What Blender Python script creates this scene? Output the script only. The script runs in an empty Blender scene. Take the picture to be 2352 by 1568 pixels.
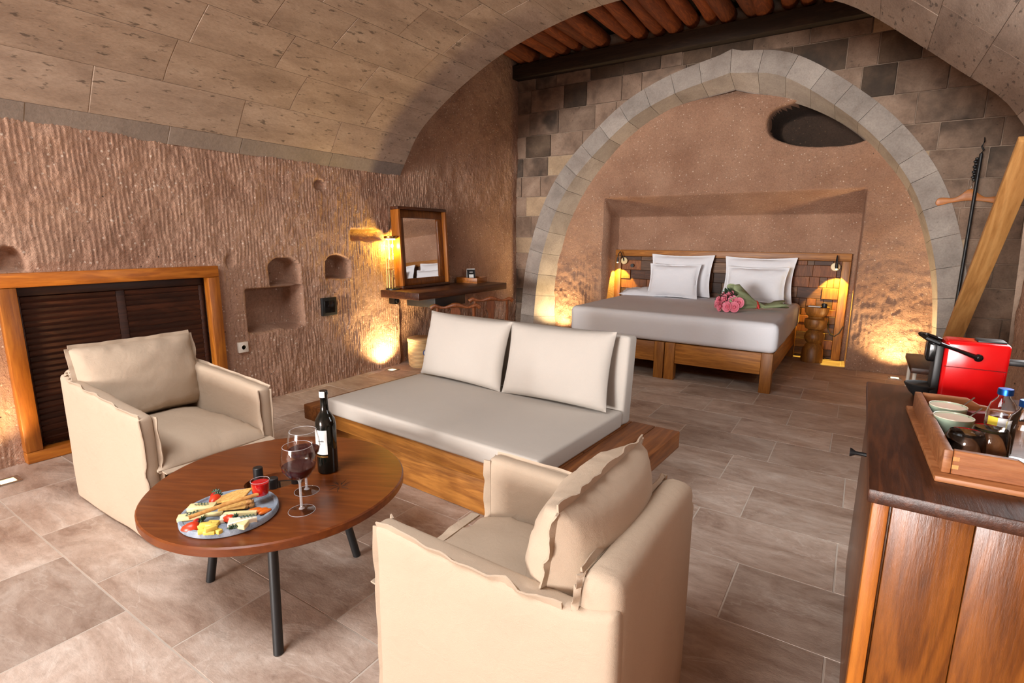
import bpy, bmesh, math, random
import numpy as np
from mathutils import Matrix, Vector
from math import pi, sin, cos, radians as rad
random.seed(7)
scene = bpy.context.scene
COL = scene.collection

# ------------------------------------------------------------------ camera
cam_d = bpy.data.cameras.new('camera'); cam = bpy.data.objects.new('camera', cam_d); COL.objects.link(cam)
cam_d.sensor_width = 36.0; cam_d.lens = 18.62; cam_d.clip_start = 0.02; cam_d.clip_end = 200
_R = ((0.8365, 0.1099, -0.5368), (0.5479, -0.1561, 0.8219), (0.0065, -0.9816, -0.1907))
cam.matrix_world = Matrix(((_R[0][0], -_R[0][1], -_R[0][2], 0.0),
                           (_R[1][0], -_R[1][1], -_R[1][2], 0.0),
                           (_R[2][0], -_R[2][1], -_R[2][2], 1.35), (0, 0, 0, 1)))
scene.camera = cam
# ------------------------------------------------------------------ world, daylight, exposure
w = bpy.data.worlds.new('world'); scene.world = w; w.use_nodes = True
w.node_tree.nodes['Background'].inputs[0].default_value = (0.75, 0.85, 1.0, 1)
w.node_tree.nodes['Background'].inputs[1].default_value = 1.0
vs = scene.view_settings
vs.view_transform = 'Standard'; vs.look = 'None'; vs.gamma = 1.0; vs.exposure = 0.0; vs.use_curve_mapping = False
scene.display_settings.display_device = 'sRGB'
try:
    scene.cycles.max_bounces = 6; scene.cycles.diffuse_bounces = 3; scene.cycles.glossy_bounces = 3
    scene.cycles.use_adaptive_sampling = True; scene.cycles.adaptive_threshold = 0.06
    scene.cycles.transmission_bounces = 8; scene.cycles.transparent_max_bounces = 32; scene.cycles.sample_clamp_indirect = 6.0
    scene.cycles.caustics_refractive = False; scene.cycles.caustics_reflective = False
except Exception:
    pass
def area_light(name, loc, rot, sx, sy, power, col):
    d = bpy.data.lights.new(name, 'AREA'); d.shape = 'RECTANGLE'; d.size = sx; d.size_y = sy
    d.energy = power; d.color = col
    o = bpy.data.objects.new(name, d); COL.objects.link(o); o.location = loc; o.rotation_euler = rot
    return o
# daylight from behind the camera, through two openings added to the unseen rear wall
area_light('added_rear_light', (-2.45, -11.95, 1.50), (rad(90), 0, 0), 3.0, 2.4, 2100, (1.0, 0.985, 0.97))
area_light('added_door_light', (0.05, -11.95, 1.10), (rad(90), 0, 0), 1.0, 2.0, 220, (1.0, 0.985, 0.97))
# added fill light for the bed, on the right wall, nearer than the pier
area_light('added_bed_fill', (0.655, 2.72, 1.52), (rad(90), 0, rad(90)), 0.72, 0.95, 20, (0.93, 0.97, 1.0))
# added overhead light under the unseen vault, brightens upward-facing surfaces
area_light('added_top_fill', (-2.0, -0.35, 2.98), (rad(12), 0, 0), 2.2, 1.2, 135, (0.96, 0.98, 1.0))

# ------------------------------------------------------------------ helpers: noise
def _hash(ix, iy, seed):
    n = (ix.astype(np.int64) * 374761393 + iy.astype(np.int64) * 668265263 + seed * 144269) & 0xffffffff
    n = ((n ^ (n >> 13)) * 1274126177) & 0xffffffff
    n = n ^ (n >> 16)
    return (n & 0xffff) / 65535.0
def vn(u, v, seed=0):
    u = np.asarray(u, float); v = np.asarray(v, float)
    iu = np.floor(u); iv = np.floor(v); fu = u - iu; fv = v - iv
    fu = fu * fu * (3 - 2 * fu); fv = fv * fv * (3 - 2 * fv)
    a = _hash(iu, iv, seed); b = _hash(iu + 1, iv, seed); c = _hash(iu, iv + 1, seed); d = _hash(iu + 1, iv + 1, seed)
    return (a * (1 - fu) + b * fu) * (1 - fv) + (c * (1 - fu) + d * fu) * fv
def fbm(u, v, seed=0, o=3):
    s = 0; a = 0.5
    for i in range(o):
        s = s + a * vn(u * 2 ** i, v * 2 ** i, seed + i * 17); a *= 0.5
    return s
def sstep(a, b, x):
    t = np.clip((x - a) / (b - a), 0, 1); return t * t * (3 - 2 * t)

# ------------------------------------------------------------------ helpers: materials
def S(r, g, b):
    f = lambda c: (c / 255 / 12.92) if c / 255 <= 0.04045 else ((c / 255 + 0.055) / 1.055) ** 2.4
    return (f(r), f(g), f(b), 1)
class NT:
    def __init__(s, name):
        s.m = bpy.data.materials.new(name); s.m.use_nodes = True; s.t = s.m.node_tree; s.n = s.t.nodes
        s.b = s.n['Principled BSDF']
    def new(s, ty, **kw):
        n = s.n.new(ty)
        for k, v in kw.items():
            if k.startswith('i_'):
                n.inputs[k[2:].replace('_', ' ')].default_value = v
            else:
                setattr(n, k, v)
        return n
    def link(s, a, b): s.t.links.new(a, b)
    def coord(s, scale=(1, 1, 1), rot=(0, 0, 0), kind='Object'):
        c = s.new('ShaderNodeTexCoord'); mp = s.new('ShaderNodeMapping')
        mp.inputs['Scale'].default_value = scale; mp.inputs['Rotation'].default_value = rot
        oi = s.new('ShaderNodeObjectInfo'); ml = s.new('ShaderNodeMath', operation='MULTIPLY'); ml.inputs[1].default_value = 37.0
        s.link(oi.outputs['Random'], ml.inputs[0])
        ad = s.new('ShaderNodeVectorMath', operation='ADD')
        s.link(c.outputs[kind], ad.inputs[0]); s.link(ml.outputs[0], ad.inputs[1])
        s.link(ad.outputs[0], mp.inputs['Vector']); s.rnd = oi.outputs['Random']
        return mp.outputs[0]
    def noise(s, vec, scale, detail=4, rough=0.55, dist=0.0):
        n = s.new('ShaderNodeTexNoise'); n.inputs['Scale'].default_value = scale; n.inputs['Detail'].default_value = detail
        n.inputs['Roughness'].default_value = rough; n.inputs['Distortion'].default_value = dist
        s.link(vec, n.inputs['Vector']); return n.outputs['Fac']
    def ramp(s, fac, stops):
        r = s.new('ShaderNodeValToRGB'); e = r.color_ramp.elements
        while len(e) < len(stops): e.new(0.5)
        for el, (p, c) in zip(e, stops):
            el.position = p; el.color = c
        s.link(fac, r.inputs[0]); return r.outputs['Color']
    def mix(s, fac, a, b, mode='MIX'):
        m = s.new('ShaderNodeMix', data_type='RGBA', blend_type=mode)
        for sock, val in ((m.inputs[0], fac), (m.inputs[6], a), (m.inputs[7], b)):
            if hasattr(val, 'is_linked') or hasattr(val, 'links'): s.link(val, sock)
            else: sock.default_value = val
        return m.outputs[2]
    def vary(s, col, lo=0.8, hi=1.15):
        mr = s.new('ShaderNodeMapRange'); mr.inputs[3].default_value = lo; mr.inputs[4].default_value = hi
        s.link(s.rnd, mr.inputs[0])
        hs = s.new('ShaderNodeHueSaturation'); s.link(mr.outputs[0], hs.inputs['Value']); s.link(col, hs.inputs['Color'])
        return hs.outputs[0]
    def bump(s, h, strength=0.3, dist=0.01, prev=None):
        b = s.new('ShaderNodeBump'); b.inputs['Strength'].default_value = strength; b.inputs['Distance'].default_value = dist
        s.link(h, b.inputs['Height'])
        if prev is not None: s.link(prev, b.inputs['Normal'])
        return b.outputs[0]
    def out(s, col=None, rough=None, normal=None, **kw):
        for sock, v in (('Base Color', col), ('Roughness', rough), ('Normal', normal)):
            if v is None: continue
            if hasattr(v, 'links'): s.link(v, s.b.inputs[sock])
            else: s.b.inputs[sock].default_value = v
        for k, v in kw.items(): s.b.inputs[k.replace('_', ' ')].default_value = v
        return s.m

def plain(name, col, rough=0.5, metal=0.0, **kw):
    n = NT(name); vec = n.coord(); f = n.noise(vec, 40, 3)
    c = n.mix(0.12, col, n.ramp(f, [(0.3, (col[0] * .7, col[1] * .7, col[2] * .7, 1)), (0.7, col)]))
    return n.out(c, rough, None, Metallic=metal, **kw)
def wood(name, dark, mid, light, axis=1, scale=1.0, rough=0.42, vary=(0.85, 1.15), knots=True, bump=0.25):
    n = NT(name); st = [9.0, 9.0, 9.0]; st[axis] = 0.9
    vec = n.coord(tuple(a * scale for a in st))
    wv = n.new('ShaderNodeTexNoise'); wv.inputs['Scale'].default_value = 1.0; wv.inputs['Detail'].default_value = 3; wv.inputs['Distortion'].default_value = 1.6
    n.link(vec, wv.inputs['Vector'])
    sn = n.new('ShaderNodeMath', operation='MULTIPLY'); sn.inputs[1].default_value = 26.0; n.link(wv.outputs['Fac'], sn.inputs[0])
    si = n.new('ShaderNodeMath', operation='SINE'); n.link(sn.outputs[0], si.inputs[0])
    ring = n.ramp(si.outputs[0], [(0.0, tuple(.5 * (a_ + b_) for a_, b_ in zip(dark, mid))), (0.4, mid), (1.0, light)])
    fine = n.noise(vec, 9, 5, 0.7)
    c = n.mix(0.6, ring, n.ramp(fine, [(0.25, dark), (0.5, mid), (0.78, light)]))
    big = n.noise(vec, 0.35, 2)
    c = n.mix(0.5, c, n.ramp(big, [(0.35, (.55, .5, .45, 1)), (0.65, (1.15, 1.1, 1.05, 1))]), 'MULTIPLY')
    c = n.vary(c, *vary)
    nb = n.bump(fine, bump, 0.004)
    return n.out(c, rough, nb)
def fabric(name, col, rough=0.95, weave=700, wr=0.5, warm=0.0):
    n = NT(name); vec = n.coord()
    f = n.noise(vec, weave, 2); g = n.noise(vec, 5.0, 3, 0.5, 0.6)
    d = tuple(c * 0.82 for c in col[:3]) + (1,)
    c = n.mix(0.5, col, n.ramp(f, [(0.3, d), (0.7, col)]))
    c = n.mix(0.10, c, n.ramp(g, [(0.3, d), (0.7, col)]))
    cr = n.noise(vec, 16.0, 4, 0.55, 1.5)
    b = n.bump(g, wr * .35, 0.03); b = n.bump(cr, wr * .5, 0.008, b); b = n.bump(f, 0.35, 0.003, b)
    return n.out(c, rough, b, Specular_IOR_Level=0.15)
def rock(name, a, b, speck, sc=1.0, pits=True):
    n = NT(name); vec = n.coord()
    big = n.noise(vec, 1.4 * sc, 4, 0.6); fine = n.noise(vec, 60 * sc, 5, 0.7)
    c = n.ramp(big, [(0.3, a), (0.7, b)])
    c = n.mix(0.5, c, n.ramp(fine, [(0.25, (.45, .43, .42, 1)), (0.6, (1.05, 1.05, 1.05, 1))]), 'MULTIPLY')
    vo = n.new('ShaderNodeTexVoronoi'); vo.inputs['Scale'].default_value = 34 * sc; n.link(vec, vo.inputs['Vector'])
    sepc = n.new('ShaderNodeSeparateColor'); n.link(vo.outputs['Color'], sepc.inputs[0])
    sz = n.new('ShaderNodeMath', operation='MULTIPLY_ADD'); n.link(sepc.outputs[0], sz.inputs[0]); sz.inputs[1].default_value = -0.55; sz.inputs[2].default_value = 0.30
    dd = n.new('ShaderNodeMath', operation='ADD'); n.link(vo.outputs['Distance'], dd.inputs[0]); n.link(sz.outputs[0], dd.inputs[1])
    wob = n.noise(vec, 120 * sc, 2); d2 = n.new('ShaderNodeMath', operation='MULTIPLY_ADD'); n.link(wob, d2.inputs[0]); d2.inputs[1].default_value = 0.22; n.link(dd.outputs[0], d2.inputs[2])
    m = n.ramp(d2.outputs[0], [(0.04, (.7, .7, .7, 1)), (0.18, (0, 0, 0, 1))])
    c = n.mix(m, c, speck)
    vo2 = n.new('ShaderNodeTexVoronoi'); vo2.inputs['Scale'].default_value = 17 * sc; n.link(vec, vo2.inputs['Vector'])
    pk = n.ramp(vo2.outputs['Distance'], [(0.05, (1, 1, 1, 1)), (0.12, (0, 0, 0, 1))])
    sel2 = n.ramp(vo2.outputs['Color'], [(0.7, (0, 0, 0, 1)), (0.75, (1, 1, 1, 1))])
    c = n.mix(n.mix(1.0, pk, sel2, 'MULTIPLY'), c, (0.06, 0.035, 0.025, 1))
    g2 = n.noise(vec, 28 * sc, 4, 0.65, 0.5)
    nb = n.bump(g2, 0.7, 0.022); nb = n.bump(fine, 0.8, 0.014, nb)
    return n.out(c, 0.92, nb)
def stone(name, a, b, c3, sc=1.0, pit=0.5, vary=(0.82, 1.12), stain=0.0, st=(1, 1, 1), pt=0.66):
    n = NT(name); vec = n.coord(st)
    big = n.noise(vec, 2.2 * sc, 5, 0.62, 0.4); fine = n.noise(vec, 42 * sc, 4, 0.7)
    c = n.ramp(big, [(0.28, a), (0.52, b), (0.75, c3)])
    c = n.mix(0.35, c, n.ramp(fine, [(0.3, (.5, .48, .46, 1)), (0.6, (1.05, 1.05, 1.05, 1))]), 'MULTIPLY')
    p = n.noise(vec, 13 * sc, 3, 0.6)
    pm = n.ramp(p, [(pt, (0, 0, 0, 1)), (pt + .07, (pit, pit, pit, 1))])
    c = n.mix(pm, c, (a[0] * .3, a[1] * .3, a[2] * .3, 1))
    if stain:
        sg = n.noise(vec, 1.1, 4, 0.7)
        c = n.mix(n.ramp(sg, [(0.52, (0, 0, 0, 1)), (0.66, (stain, stain, stain, 1))]), c, (0.035, 0.028, 0.022, 1))
    c = n.vary(c, *vary)
    nb = n.bump(fine, 0.35, 0.006); nb = n.bump(p, 0.2, 0.01, nb)
    return n.out(c, 0.88, nb)
def travertine(name):
    n = NT(name); vec = n.coord((1, 2.2, 1))
    big = n.noise(vec, 2.2, 7, 0.72, 0.5); mid = n.noise(vec, 15, 6, 0.75, 0.4); fine = n.noise(vec, 75, 4, 0.7)
    c = n.ramp(big, [(0.26, S(132, 104, 88)), (0.42, S(174, 150, 134)), (0.55, S(196, 175, 160)), (0.72, S(220, 206, 194))])
    c = n.mix(0.55, c, n.ramp(mid, [(0.28, (.55, .49, .45, 1)), (0.5, (.95, .93, .91, 1)), (0.7, (1.12, 1.11, 1.1, 1))]), 'MULTIPLY')
    pm = n.ramp(fine, [(0.62, (0, 0, 0, 1)), (0.72, (.5, .5, .5, 1))]); c = n.mix(pm, c, S(214, 200, 186))
    pk = n.ramp(mid, [(0.24, (.85, .85, .85, 1)), (0.30, (0, 0, 0, 1))]); c = n.mix(pk, c, S(92, 68, 54))
    ve = n.noise(vec, 1.3, 5, 0.6, 0.8)
    vm = n.ramp(ve, [(0.492, (0, 0, 0, 1)), (0.5, (.3, .3, .3, 1)), (0.508, (0, 0, 0, 1))]); c = n.mix(vm, c, S(228, 216, 204))
    c = n.vary(c, 0.80, 1.12)
    nb = n.bump(mid, 0.18, 0.006); nb = n.bump(fine, 0.15, 0.003, nb)
    return n.out(c, n.ramp(mid, [(0.3, (.36, .36, .36, 1)), (0.7, (.58, .58, .58, 1))]), nb)
def metal(name, col, rough=0.35):
    n = NT(name); vec = n.coord(); f = n.noise(vec, 30, 3)
    return n.out(col, n.ramp(f, [(0.3, (rough * .8,) * 3 + (1,)), (0.7, (rough * 1.2,) * 3 + (1,))]), None, Metallic=1.0)
def glass(name, col=(1, 1, 1, 1), rough=0.0, ior=1.45, edge=0.012):
    """thin-walled clear glass: see-through with Fresnel reflection"""
    n = NT(name); tr = n.new('ShaderNodeBsdfTransparent'); gl = n.new('ShaderNodeBsdfGlossy'); lw = n.new('ShaderNodeLayerWeight')
    gl.inputs['Roughness'].default_value = 0.02 + rough; lw.inputs['Blend'].default_value = 0.5
    d = tuple(c * (1 - edge * 6) for c in col[:3]) + (1,); g = lambda q: (q, q, q, 1)
    n.link(n.ramp(lw.outputs['Facing'], [(0.5, col), (1.0, d)]), tr.inputs['Color'])
    fac = n.ramp(lw.outputs['Facing'], [(0.0, g(.03)), (0.5, g(.05)), (0.8, g(.22)), (0.97, g(.9))])
    mx = n.new('ShaderNodeMixShader'); n.link(fac, mx.inputs[0]); n.link(tr.outputs[0], mx.inputs[1]); n.link(gl.outputs[0], mx.inputs[2])
    n.link(mx.outputs[0], n.n['Material Output'].inputs['Surface']); return n.m
def emit(name, col, strength):
    n = NT(name); return n.out(col, 0.5, None, Emission_Color=col, Emission_Strength=strength)

M = {}
M['rock'] = rock('tuff_rock', S(166, 125, 102), S(210, 169, 142), S(240, 218, 198))
M['rock_alcove'] = rock('tuff_rock_alcove', S(160, 118, 93), S(194, 152, 124), S(236, 214, 192), 1.15)
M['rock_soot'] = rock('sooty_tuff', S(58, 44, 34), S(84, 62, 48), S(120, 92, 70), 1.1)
M['vault'] = stone('vault_limestone', S(138, 116, 100), S(166, 143, 125), S(182, 160, 142), 1.7, 0.75, (0.95, 1.03), 0, (1.6, 0.5, 1.6), 0.61)
M['vault_band'] = stone('vault_grey_mortar', S(120, 106, 98), S(140, 126, 116), S(150, 136, 126), 1.0, 0.2, (0.95, 1.05))
M['mortar'] = stone('lime_mortar', S(140, 118, 100), S(166, 142, 122), S(178, 156, 136), 2.0, 0.1, (1, 1))
M['ashlar'] = stone('ashlar_stone', S(112, 90, 74), S(152, 126, 106), S(178, 152, 130), 1.6, 0.5, (0.74, 1.08), 0.8)
M['ashlar_soot_shade'] = stone('soot_shade_ashlar', S(70, 56, 45), S(98, 79, 63), S(124, 102, 82), 1.6, 0.5, (0.8, 1.15), 0.7)  # darker stones: soot plus the upper wall's shade put into the colour
M['ashlar_pale'] = stone('ashlar_pale_stone', S(166, 140, 112), S(190, 162, 130), S(204, 180, 150), 1.3, 0.2, (0.9, 1.1))
M['voussoir'] = stone('voussoir_stone', S(146, 134, 124), S(172, 160, 149), S(188, 176, 164), 1.6, 0.3, (0.85, 1.06))
M['tile'] = travertine('travertine')
M['grout'] = plain('grout', S(206, 192, 178), 0.9)
M['log'] = wood('log_wood', S(70, 30, 12), S(128, 62, 26), S(158, 84, 38), 1, 1.2, 0.7, (0.7, 1.25))
M['beam'] = wood('sooty_beam', S(28, 20, 14), S(46, 34, 25), S(64, 48, 35), 0, 1.0, 0.8)
M['walnut'] = wood('dark_walnut', S(36, 16, 8), S(70, 36, 18), S(98, 54, 28), 1, 1.0, 0.38)
M['walnut_z'] = wood('dark_walnut_upright', S(66, 32, 8), S(114, 62, 17), S(150, 88, 28), 2, 0.9, 0.30)
M['table'] = wood('table_mahogany', S(92, 42, 13), S(124, 62, 21), S(144, 78, 30), 0, 0.8, 0.34, (1, 1), bump=0.1)
M['teak_x'] = wood('teak_lengthwise', S(112, 64, 20), S(160, 102, 40), S(194, 132, 58), 0, 0.8, 0.45)
M['teak_y'] = wood('teak_depthwise', S(112, 64, 20), S(158, 100, 40), S(190, 130, 56), 1, 0.8, 0.45)
M['teak_z'] = wood('teak_upright', S(112, 64, 20), S(160, 102, 40), S(194, 132, 58), 2, 0.8, 0.45)
M['ledge'] = wood('oak_plank', S(76, 40, 16), S(128, 74, 34), S(158, 98, 48), 1, 0.7, 0.5)
M['amber_y'] = wood('amber_frame_wood', S(120, 62, 14), S(168, 96, 26), S(196, 122, 40), 1, 0.7, 0.4)
M['amber_z'] = wood('amber_frame_wood_upright', S(120, 62, 14), S(168, 96, 26), S(196, 122, 40), 2, 0.7, 0.4)
M['slat'] = wood('louvre_slat_wood', S(34, 16, 8), S(62, 31, 17), S(84, 45, 26), 1, 1.0, 0.5, (0.75, 1.25))
M['chairwood'] = wood('carved_chair_wood', S(86, 42, 18), S(126, 68, 32), S(152, 88, 46), 2, 1.0, 0.45)
M['pine'] = wood('pine_board', S(150, 96, 44), S(198, 142, 78), S(220, 168, 100), 2, 0.5, 0.5)
M['traywood'] = wood('acacia_tray', S(120, 66, 34), S(168, 106, 62), S(194, 134, 88), 0, 0.9, 0.45)
M['hangerwood'] = wood('hanger_wood', S(150, 84, 34), S(190, 118, 54), S(206, 136, 68), 0, 1.2, 0.4)
M['patch'] = [wood('reclaimed_%d' % i, *c, axis=a, scale=1.6, rough=0.6, vary=(0.6, 1.3)) for i, (c, a) in enumerate([
    ((S(54, 30, 16), S(92, 56, 30), S(120, 78, 46)), 0), ((S(80, 42, 18), S(128, 74, 34), S(152, 94, 48)), 2),
    ((S(66, 44, 30), S(106, 76, 54), S(138, 106, 80)), 0), ((S(44, 24, 14), S(74, 44, 26), S(100, 62, 40)), 0)])]
M['linen'] = fabric('beige_linen', S(192, 171, 149))
M['canvas'] = fabric('oatmeal_canvas', S(192, 183, 173), wr=0.2)
M['sheet'] = fabric('white_cotton', S(244, 244, 248), 0.9, 500, 0.35)
M['pillow'] = fabric('white_pillow_cotton', S(244, 244, 248), 0.9, 500, 0.5)
M['black'] = plain('matt_black_steel', S(24, 24, 25), 0.45)
M['black_gloss'] = plain('gloss_black_plastic', S(14, 14, 15), 0.15)
M['white_plastic'] = plain('white_plastic', S(226, 216, 202), 0.4)
M['brass'] = metal('brass', S(190, 150, 84), 0.3)
M['steel'] = metal('brushed_steel', S(190, 186, 180), 0.3)
M['mirror'] = NT('mirror_silver').out((0.9, 0.9, 0.9, 1), 0.02, None, Metallic=1.0)
M['glass'] = glass('clear_glass')
M['glass_solid'] = NT('thick_clear_glass').out((1, 1, 1, 1), 0.0, None, Transmission_Weight=1.0, IOR=1.4)
M['glass_edge_glint'] = plain('painted_edge_glint', (0.86, 0.88, 0.9, 1), 0.05, Alpha=0.55)  # pale colour paints in the bright glint along rims and foot edges
M['glass_stem'] = plain('glass_stem', (0.75, 0.76, 0.78, 1), 0.03, Alpha=0.30)
M['glass_dark'] = plain('dark_bottle_glass', S(12, 15, 12), 0.06)
M['wine'] = plain('red_wine', (0.030, 0.002, 0.005, 1), 0.03, Specular_IOR_Level=0.2)
M['jam'] = plain('red_preserve', S(190, 14, 22), 0.15, Subsurface_Weight=0.2)
M['water'] = glass('water', (0.95, 0.98, 1, 1), 0.0, 1.33)
M['red_gloss'] = plain('gloss_red_plastic', S(206, 12, 16), 0.18)
M['paper'] = plain('white_paper', S(228, 226, 222), 0.8)
M['marble'] = stone('grey_blue_marble', S(122, 132, 146), S(150, 160, 174), S(180, 188, 198), 9.0, 0.1, (1, 1))
M['cheese'] = plain('pale_cheese', S(240, 222, 164), 0.5, Subsurface_Weight=0.15)
M['cheese_yellow'] = plain('yellow_cheese', S(240, 206, 98), 0.45, Subsurface_Weight=0.15)
M['brie'] = plain('brie_rind', S(240, 228, 204), 0.6)
M['strawberry'] = plain('strawberry_flesh', S(214, 62, 30), 0.35, Subsurface_Weight=0.15)
M['strawberry_red'] = plain('strawberry_skin', S(176, 22, 24), 0.3)
M['leaf'] = plain('dark_leaf', S(48, 74, 50), 0.5)
M['leaf_pale'] = plain('pale_leaf', S(104, 132, 112), 0.6)
M['cracker'] = stone('baked_cracker', S(196, 142, 62), S(222, 174, 96), S(236, 200, 130), 40, 0.3, (1, 1))
M['bread'] = stone('baked_breadstick', S(176, 112, 48), S(208, 150, 80), S(222, 172, 104), 20, 0.1, (0.95, 1.1))
M['walnut_nut'] = stone('walnut_kernel', S(150, 98, 48), S(196, 146, 86), S(220, 178, 120), 60, 0.4, (0.9, 1.1))
M['apricot'] = plain('dried_apricot', S(222, 108, 26), 0.35, Subsurface_Weight=0.15)
M['rose'] = plain('pink_petal', S(246, 138, 158), 0.55, Subsurface_Weight=0.15)
M['wrap'] = fabric('sage_wrapping_paper', S(158, 168, 128), 0.7, 300, 0.5)
M['ribbon'] = plain('red_ribbon', S(214, 50, 44), 0.4)
M['ceramic'] = plain('celadon_glaze', S(172, 192, 168), 0.25)
M['ceramic_in'] = plain('cream_glaze', S(232, 220, 196), 0.3)
M['blue_cap'] = metal('blue_cap', S(40, 96, 190), 0.35)
M['blue_label'] = plain('blue_label', S(40, 66, 130), 0.5)
M['yellow_label'] = plain('yellow_label', S(236, 206, 60), 0.6)
M['maroon'] = plain('maroon_card', S(118, 18, 22), 0.5)
M['cream_knob'] = plain('cream_disc', S(222, 200, 150), 0.4)
M['bulb'] = emit('warm_bulb', (1.0, 0.62, 0.16, 1), 22)
M['uplens'] = emit('uplight_lens', (1.0, 0.78, 0.42, 1), 3)
def wicker():
    n = NT('wicker'); vec = n.coord(); wv = n.new('ShaderNodeTexWave'); wv.inputs['Scale'].default_value = 22; wv.bands_direction = 'Z'
    n.link(vec, wv.inputs['Vector']); c = n.ramp(wv.outputs['Fac'], [(0, S(140, 104, 64)), (0.6, S(206, 170, 120))])
    return n.out(c, 0.7, n.bump(wv.outputs['Fac'], 0.5, 0.006))
M['wicker'] = wicker()

# ------------------------------------------------------------------ helpers: meshes
class MB:
    def __init__(s): s.v = []; s.f = []
    def add(s, v, f, mat=None):
        k = len(s.v)
        s.v += [tuple(mat @ Vector(p)) for p in v] if mat is not None else [tuple(p) for p in v]
        s.f += [tuple(i + k for i in q) for q in f]; return s
    def box(s, x0, x1, y0, y1, z0, z1, mat=None):
        v = [(x, y, z) for z in (z0, z1) for y in (y0, y1) for x in (x0, x1)]
        return s.add(v, [(0, 2, 3, 1), (4, 5, 7, 6), (0, 1, 5, 4), (2, 6, 7, 3), (0, 4, 6, 2), (1, 3, 7, 5)], mat)
    def rbox(s, x0, x1, y0, y1, z0, z1, r=0.01, seg=2, mat=None):
        bm = bmesh.new(); bmesh.ops.create_cube(bm, size=1.0)
        for q in bm.verts:
            q.co = Vector(((x0 + x1) / 2 + q.co.x * (x1 - x0), (y0 + y1) / 2 + q.co.y * (y1 - y0), (z0 + z1) / 2 + q.co.z * (z1 - z0)))
        r = min(r, 0.49 * min(x1 - x0, y1 - y0, z1 - z0))
        bmesh.ops.bevel(bm, geom=list(bm.edges), offset=r, segments=seg, profile=0.5, affect='EDGES')
        return s.frombm(bm, mat)
    def frombm(s, bm, mat=None):
        bm.verts.index_update()
        s.add([q.co.copy() for q in bm.verts], [[q.index for q in f.verts] for f in bm.faces], mat); bm.free(); return s
    def prism(s, poly, lo, hi, axis='y', bevel=0.0, seg=2, mat=None):
        """poly of 2D points; axis 'y': points are (x,z); 'x': (y,z); 'z': (x,y)"""
        def P(p, t): return {'y': (p[0], t, p[1]), 'x': (t, p[0], p[1]), 'z': (p[0], p[1], t)}[axis]
        n = len(poly); bm = bmesh.new()
        a = [bm.verts.new(P(p, lo)) for p in poly]; b = [bm.verts.new(P(p, hi)) for p in poly]
        bm.faces.new(a); bm.faces.new(b[::-1])
        for i in range(n): bm.faces.new((a[i], b[i], b[(i + 1) % n], a[(i + 1) % n]))
        bmesh.ops.recalc_face_normals(bm, faces=list(bm.faces))
        if bevel: bmesh.ops.bevel(bm, geom=list(bm.edges), offset=bevel, segments=seg, profile=0.5, affect='EDGES')
        return s.frombm(bm, mat)
    def lathe(s, prof, n=24, c=(0, 0, 0), mat=None, sx=1.0, sy=1.0):
        v = []; f = []; m = len(prof)
        for (r, z) in prof:
            for k in range(n):
                a = 2 * pi * k / n; v.append((c[0] + r * sx * cos(a), c[1] + r * sy * sin(a), c[2] + z))
        for i in range(m - 1):
            for k in range(n):
                k2 = (k + 1) % n; f.append((i * n + k, i * n + k2, (i + 1) * n + k2, (i + 1) * n + k))
        if prof[0][0] > 1e-5: f.append(tuple(range(n))[::-1])
        if prof[-1][0] > 1e-5: f.append(tuple((m - 1) * n + k for k in range(n)))
        return s.add(v, f, mat)
    def tube(s, pts, r, n=10, cap=True, mat=None):
        pts = [Vector(p) for p in pts]; v = []; f = []; up = Vector((0, 0, 1)); m = len(pts)
        rs = r if isinstance(r, (list, tuple)) else [r] * m
        for i, p in enumerate(pts):
            d = (pts[min(i + 1, m - 1)] - pts[max(i - 1, 0)]).normalized()
            a = d.cross(up)
            if a.length < 1e-3: a = d.cross(Vector((1, 0, 0)))
            a.normalize(); b = d.cross(a)
            for k in range(n):
                t = 2 * pi * k / n; v.append(p + a * cos(t) * rs[i] + b * sin(t) * rs[i])
        for i in range(m - 1):
            for k in range(n):
                k2 = (k + 1) % n; f.append((i * n + k, i * n + k2, (i + 1) * n + k2, (i + 1) * n + k))
        if cap: f.append(tuple(range(n))[::-1]); f.append(tuple((m - 1) * n + k for k in range(n)))
        return s.add(v, f, mat)
    def ball(s, c, rx, ry=None, rz=None, n=12, m=8, mat=None):
        ry = ry or rx; rz = rz or rx
        prof = [(max(1e-6, sin(pi * i / m)), -cos(pi * i / m)) for i in range(m + 1)]
        T = Matrix.Translation(c) @ Matrix.Diagonal((rx, ry, rz, 1))
        return s.lathe(prof, n, (0, 0, 0), T if mat is None else mat @ T)
    def build(s, name, mt, parent=None, angle=35, loc=None):
        me = bpy.data.meshes.new(name); me.from_pydata(s.v, [], s.f)
        bm = bmesh.new(); bm.from_mesh(me); bmesh.ops.remove_doubles(bm, verts=bm.verts, dist=1e-6)
        bmesh.ops.recalc_face_normals(bm, faces=bm.faces); bm.to_mesh(me); bm.free()
        return link(name, me, mt, parent, angle, loc)
def link(name, me, mt, parent=None, angle=35, loc=None):
    me.materials.clear(); me.materials.append(mt)
    if angle:
        me.polygons.foreach_set('use_smooth', [True] * len(me.polygons)); me.set_sharp_from_angle(angle=rad(angle))
    o = bpy.data.objects.new(name, me); COL.objects.link(o)
    if parent: o.parent = parent
    if loc: o.location = loc
    return o
def tag(o, label=None, cat=None, group=None, kind=None):
    for k, v in (('label', label), ('category', cat), ('group', group), ('kind', kind)):
        if v: o[k] = v
    return o
def root(name, label, cat, loc=(0, 0, 0), rz=0.0, group=None):
    o = bpy.data.objects.new(name, None); COL.objects.link(o); o.location = loc; o.rotation_euler = (0, 0, rz); o.empty_display_size = 0.1
    return tag(o, label, cat, group)
def struct(o, label=None): o['kind'] = 'structure'; return tag(o, label)
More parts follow.
